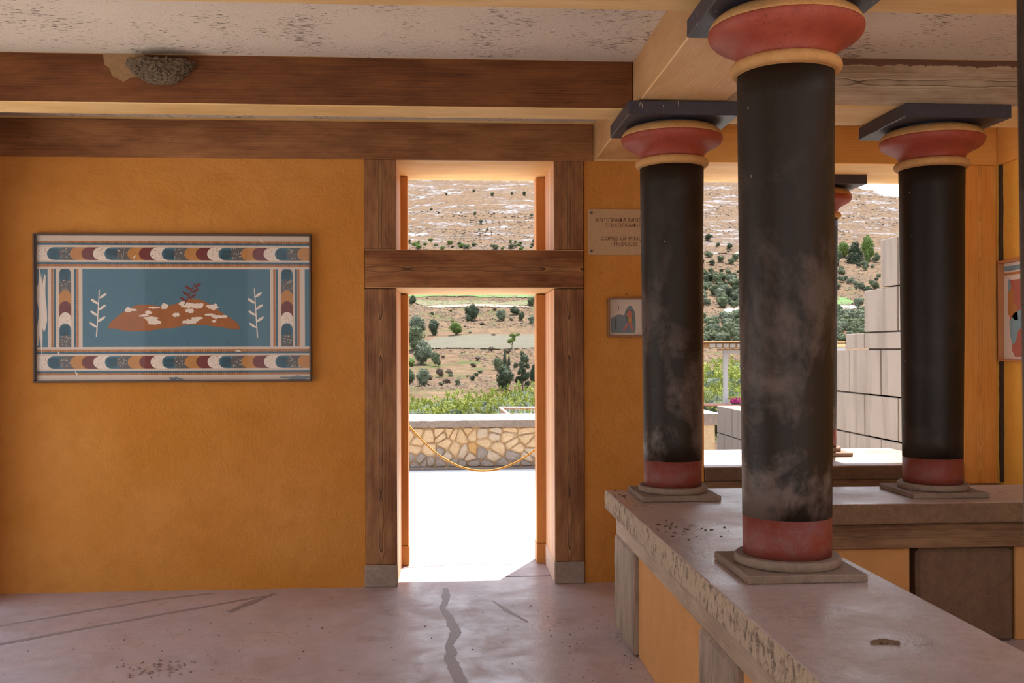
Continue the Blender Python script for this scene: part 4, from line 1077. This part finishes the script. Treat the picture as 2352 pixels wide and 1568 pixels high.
# bright pines right behind the terrace wall: sprays of needles
def pine_mesh(seed):
    rn_ = random.Random(seed); bm = bmesh.new()
    for k in range(340):
        d = Vector((rn_.gauss(0, 1), rn_.gauss(0, 1), rn_.gauss(.25, .9))).normalized(); R_ = rn_.uniform(.62, .98)+.28*noise.noise(d*2.2+Vector((seed*2, 0, 0)))
        c_ = Vector((d.x*R_, d.y*R_, .75+d.z*R_*.75+.12*noise.noise(d*3+Vector((seed, 0, 0)))))
        ax = (d*1.2+Vector((0, 0, .35))+Vector((rn_.gauss(0, .3), rn_.gauss(0, .3), 0))).normalized()
        for q in range(26):
            e = (ax*rn_.uniform(0, .6)+Vector((rn_.gauss(0, .6), rn_.gauss(0, .6), rn_.gauss(.1, .6)))).normalized()
            b = c_+ax*rn_.uniform(-.05, .06); s_ = e.cross(Vector((rn_.random(), rn_.random(), rn_.random()))).normalized()*.0085
            L2 = rn_.uniform(.035, .068)
            bm.faces.new((bm.verts.new(b-s_), bm.verts.new(b+s_), bm.verts.new(b+e*L2)))
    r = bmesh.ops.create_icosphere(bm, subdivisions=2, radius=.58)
    for f_ in set(f_ for v in r['verts'] for f_ in v.link_faces): f_.material_index = 1  # core darker than the needles: shade inside the crown put into the colour
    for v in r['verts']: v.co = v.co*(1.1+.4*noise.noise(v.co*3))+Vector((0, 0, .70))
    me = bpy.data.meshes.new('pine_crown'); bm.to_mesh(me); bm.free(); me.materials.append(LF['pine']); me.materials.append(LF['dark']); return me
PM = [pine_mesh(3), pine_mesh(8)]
def pine(x, y, ztop, r_, label, group=None, i=0):
    t = empty('pine_tree', (x, y, terrain(x, y)-.3), label, 'tree', group); h_ = ztop-(terrain(x, y)-.3)
    o = bpy.data.objects.new('foliage', PM[i % 2]); COL.objects.link(o); o.parent = t
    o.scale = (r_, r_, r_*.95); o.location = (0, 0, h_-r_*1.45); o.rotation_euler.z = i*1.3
    bm = bmesh.new(); tube(bm, [(x, y, terrain(x, y)-.3), (x+.05, y, ztop-r_*.7)], [.12, .06], 8); link('trunk', bm, TRUNK, t)
    return t
ORD = 'first second third fourth fifth sixth seventh eighth ninth tenth eleventh twelfth'.split()
k = 0
PX = sorted([925,965,1010,1050,1095,1135,1178,1222,985,1035,1080,1125,1165,1215,940,1262,885])
for (px, yt, Y, r_) in [(925, 920, 19, 1.0), (965, 912, 20, 1.0), (1010, 905, 21, 1.05), (1050, 896, 23, 1.1), (1095, 902, 21, 1.0), (1135, 893, 22, 1.05), (1178, 884, 22, 1.1), (1222, 878, 23, 1.2), (985, 925, 17.3, .75), (1035, 922, 17.5, .75), (1080, 918, 17.4, .75), (1125, 915, 17.3, .72), (1165, 910, 17.4, .7), (1215, 905, 18, .8), (940, 930, 17, .7), (1262, 890, 22, 1.1), (885, 925, 19, 1.0)]:
    d = pray(px, yt); t_ = Y/d.y; pine(d.x*t_, Y, EYE+d.z*t_, r_, ('pine crown cut by the %s door jamb behind the rubble wall' % ('left' if px < 1000 else 'right') if px < 935 or px > 1240 else 'bright green pine crown behind the rubble wall, %s from the left jamb%s' % ((ORD[PX.index(px)-2] if PX.index(px)-2 < 12 else 'thirteenth' if PX.index(px)-2 == 12 else 'fourteenth'), '')), 'pines behind the rubble wall', k); k += 1
for (px, yt, Y, r_) in [(1600, 822, 30, 1.8), (1632, 832, 27, 1.4), (1655, 858, 25, 1.1), (1690, 815, 32, 1.5), (1700, 850, 25, 1.2), (1628, 880, 23, .9), (1680, 880, 24, .9), (1610, 850, 25, 1.2), (1725, 835, 30, 1.6), (1650, 895, 22.5, .7), (1705, 888, 23, .8)]:
    d = pray(px, yt); t_ = Y/d.y; pine(d.x*t_, Y, EYE+d.z*t_, r_, 'yellow-green leafy tree behind the white pergola post', 'trees behind the pergola', k); k += 1

# wooden pergola beyond the wall
WHT = flat('white_painted_timber', (.42, .39, .37), .6); RAFT = flat('raw_timber', (.40, .22, .09), .7)
def at(px, py, Y): d = pray(px, py); t_ = Y/d.y; return Vector((d.x*t_, Y, EYE+d.z*t_))
PY = 20.0
pg = empty('pergola', at(1672, 925, PY), 'white timber pergola with raw rafters below the olive groves', 'pergola')
def pb(nm, x0, x1, y0, y1, Ya, Yb, m): 
    a = at(x0, y1, Ya); b = at(x1, y0, Ya); box(nm, (a.x, Ya, a.z), (b.x, Yb, b.z), m, parent=pg, bev=.008)
pb('post', 1664, 1672.5, 811, 930, PY, PY+.12, WHT)
pb('crossbeam', 1664, 1760, 803, 812, PY-.02, PY+.14, WHT)
pb('crossbeam', 1655, 1760, 800.5, 803, PY-.08, PY+.2, RAFT)
for k in range(7):
    x = 1631+k*15.3
    pb('rafter', x, x+12.5, 788, 797.5, PY-.5, PY-.46, WHT)
    pb('rafter_end', x+12.6, x+14.2, 787, 798, PY-.5, PY+1.2, RAFT)
pb('roof_slat', 1623, 1760, 782.5, 786.5, PY-.75, PY+1.6, RAFT)
pb('ledge', 1620, 1760, 929, 932.5, PY-.4, PY+.3, flat('rusty_rail', (.42, .16, .08), .6))
pb('rail', 1673, 1760, 912, 915, PY+.02, PY+.08, RAFT)
pb('baluster', 1700, 1704, 914, 929, PY+.02, PY+.06, RAFT)
FLW = flat('magenta_petals', (.42, .03, .16), .6, .2, .4, 30)
ft = empty('flower_pot', at(1690, 929, PY-.2), 'small planter of magenta flowers beside the white pergola post', 'plant')
bm = bmesh.new(); c_ = at(1690, 922, PY-.2); rf = random.Random(2)
for k in range(90):
    r = bmesh.ops.create_icosphere(bm, subdivisions=1, radius=rf.uniform(.010, .022)); o_ = c_+Vector((rf.gauss(0, .055), rf.gauss(0, .03), rf.gauss(0, .028)))
    for v in r['verts']: v.co = v.co+o_
link('blossoms', bm, FLW, ft)
bm = bmesh.new(); add_box(bm, at(1682, 929, PY-.2)-Vector((0, .05, 0)), at(1699, 925.5, PY-.2)+Vector((0, .05, 0)), .004); link('trough', bm, flat('dark_trough', (.06, .05, .04)), ft)
# raw timber ledge seen over the ashlar wall
og = empty('timber_canopy', at(1925, 805, 19), 'raw orange timber edge of a canopy just above the ashlar wall by the large column', 'canopy')
for (y0, y1, m) in ((783, 788, RAFT), (789, 797, flat('sunlit_timber', (.70, .46, .22), .7)), (798, 805.5, WHT)):
    a = at(1880, y1, 19); b = at(1942, y0, 19); box('board', (a.x, 19, a.z), (b.x, 19.5, b.z), m, parent=og, bev=.006)

# railing at the right of the doorway view
RUST = flat('rust_red_rail', (.50, .20, .12), .6); RWH = flat('pale_rail', (.72, .64, .58), .5)
rl = empty('railing', at(1190, 950, 15), 'rust and white handrail with thin bars behind the rubble wall', 'railing')
def bar(nm, a, b, r_, m):
    bm = bmesh.new(); tube(bm, [a, b], r_, 6); return link(nm, bm, m, rl)
a = at(1148, 935, 15.6); b = at(1300, 935, 15.6); bar('handrail', a, b, .012, RWH); bar('rail', a-Vector((0, 0, .02)), b-Vector((0, 0, .02)), .010, RUST)
c_ = at(1172, 953, 14.6); bar('handrail', a, c_, .014, RWH); bar('rail', a-Vector((0, 0, .02)), c_-Vector((0, 0, .02)), .010, RUST)
for k in range(20):
    q = at(1164+k*7, 938, 15.6); bar('baluster', q, q-Vector((0, 0, .35)), .004, RWH)
a = at(1149, 952, 15.55); box('panel', (a.x, 15.5, a.z-.3), (a.x+.07, 15.6, a.z+.085), STN[1], parent=rl, bev=.005)
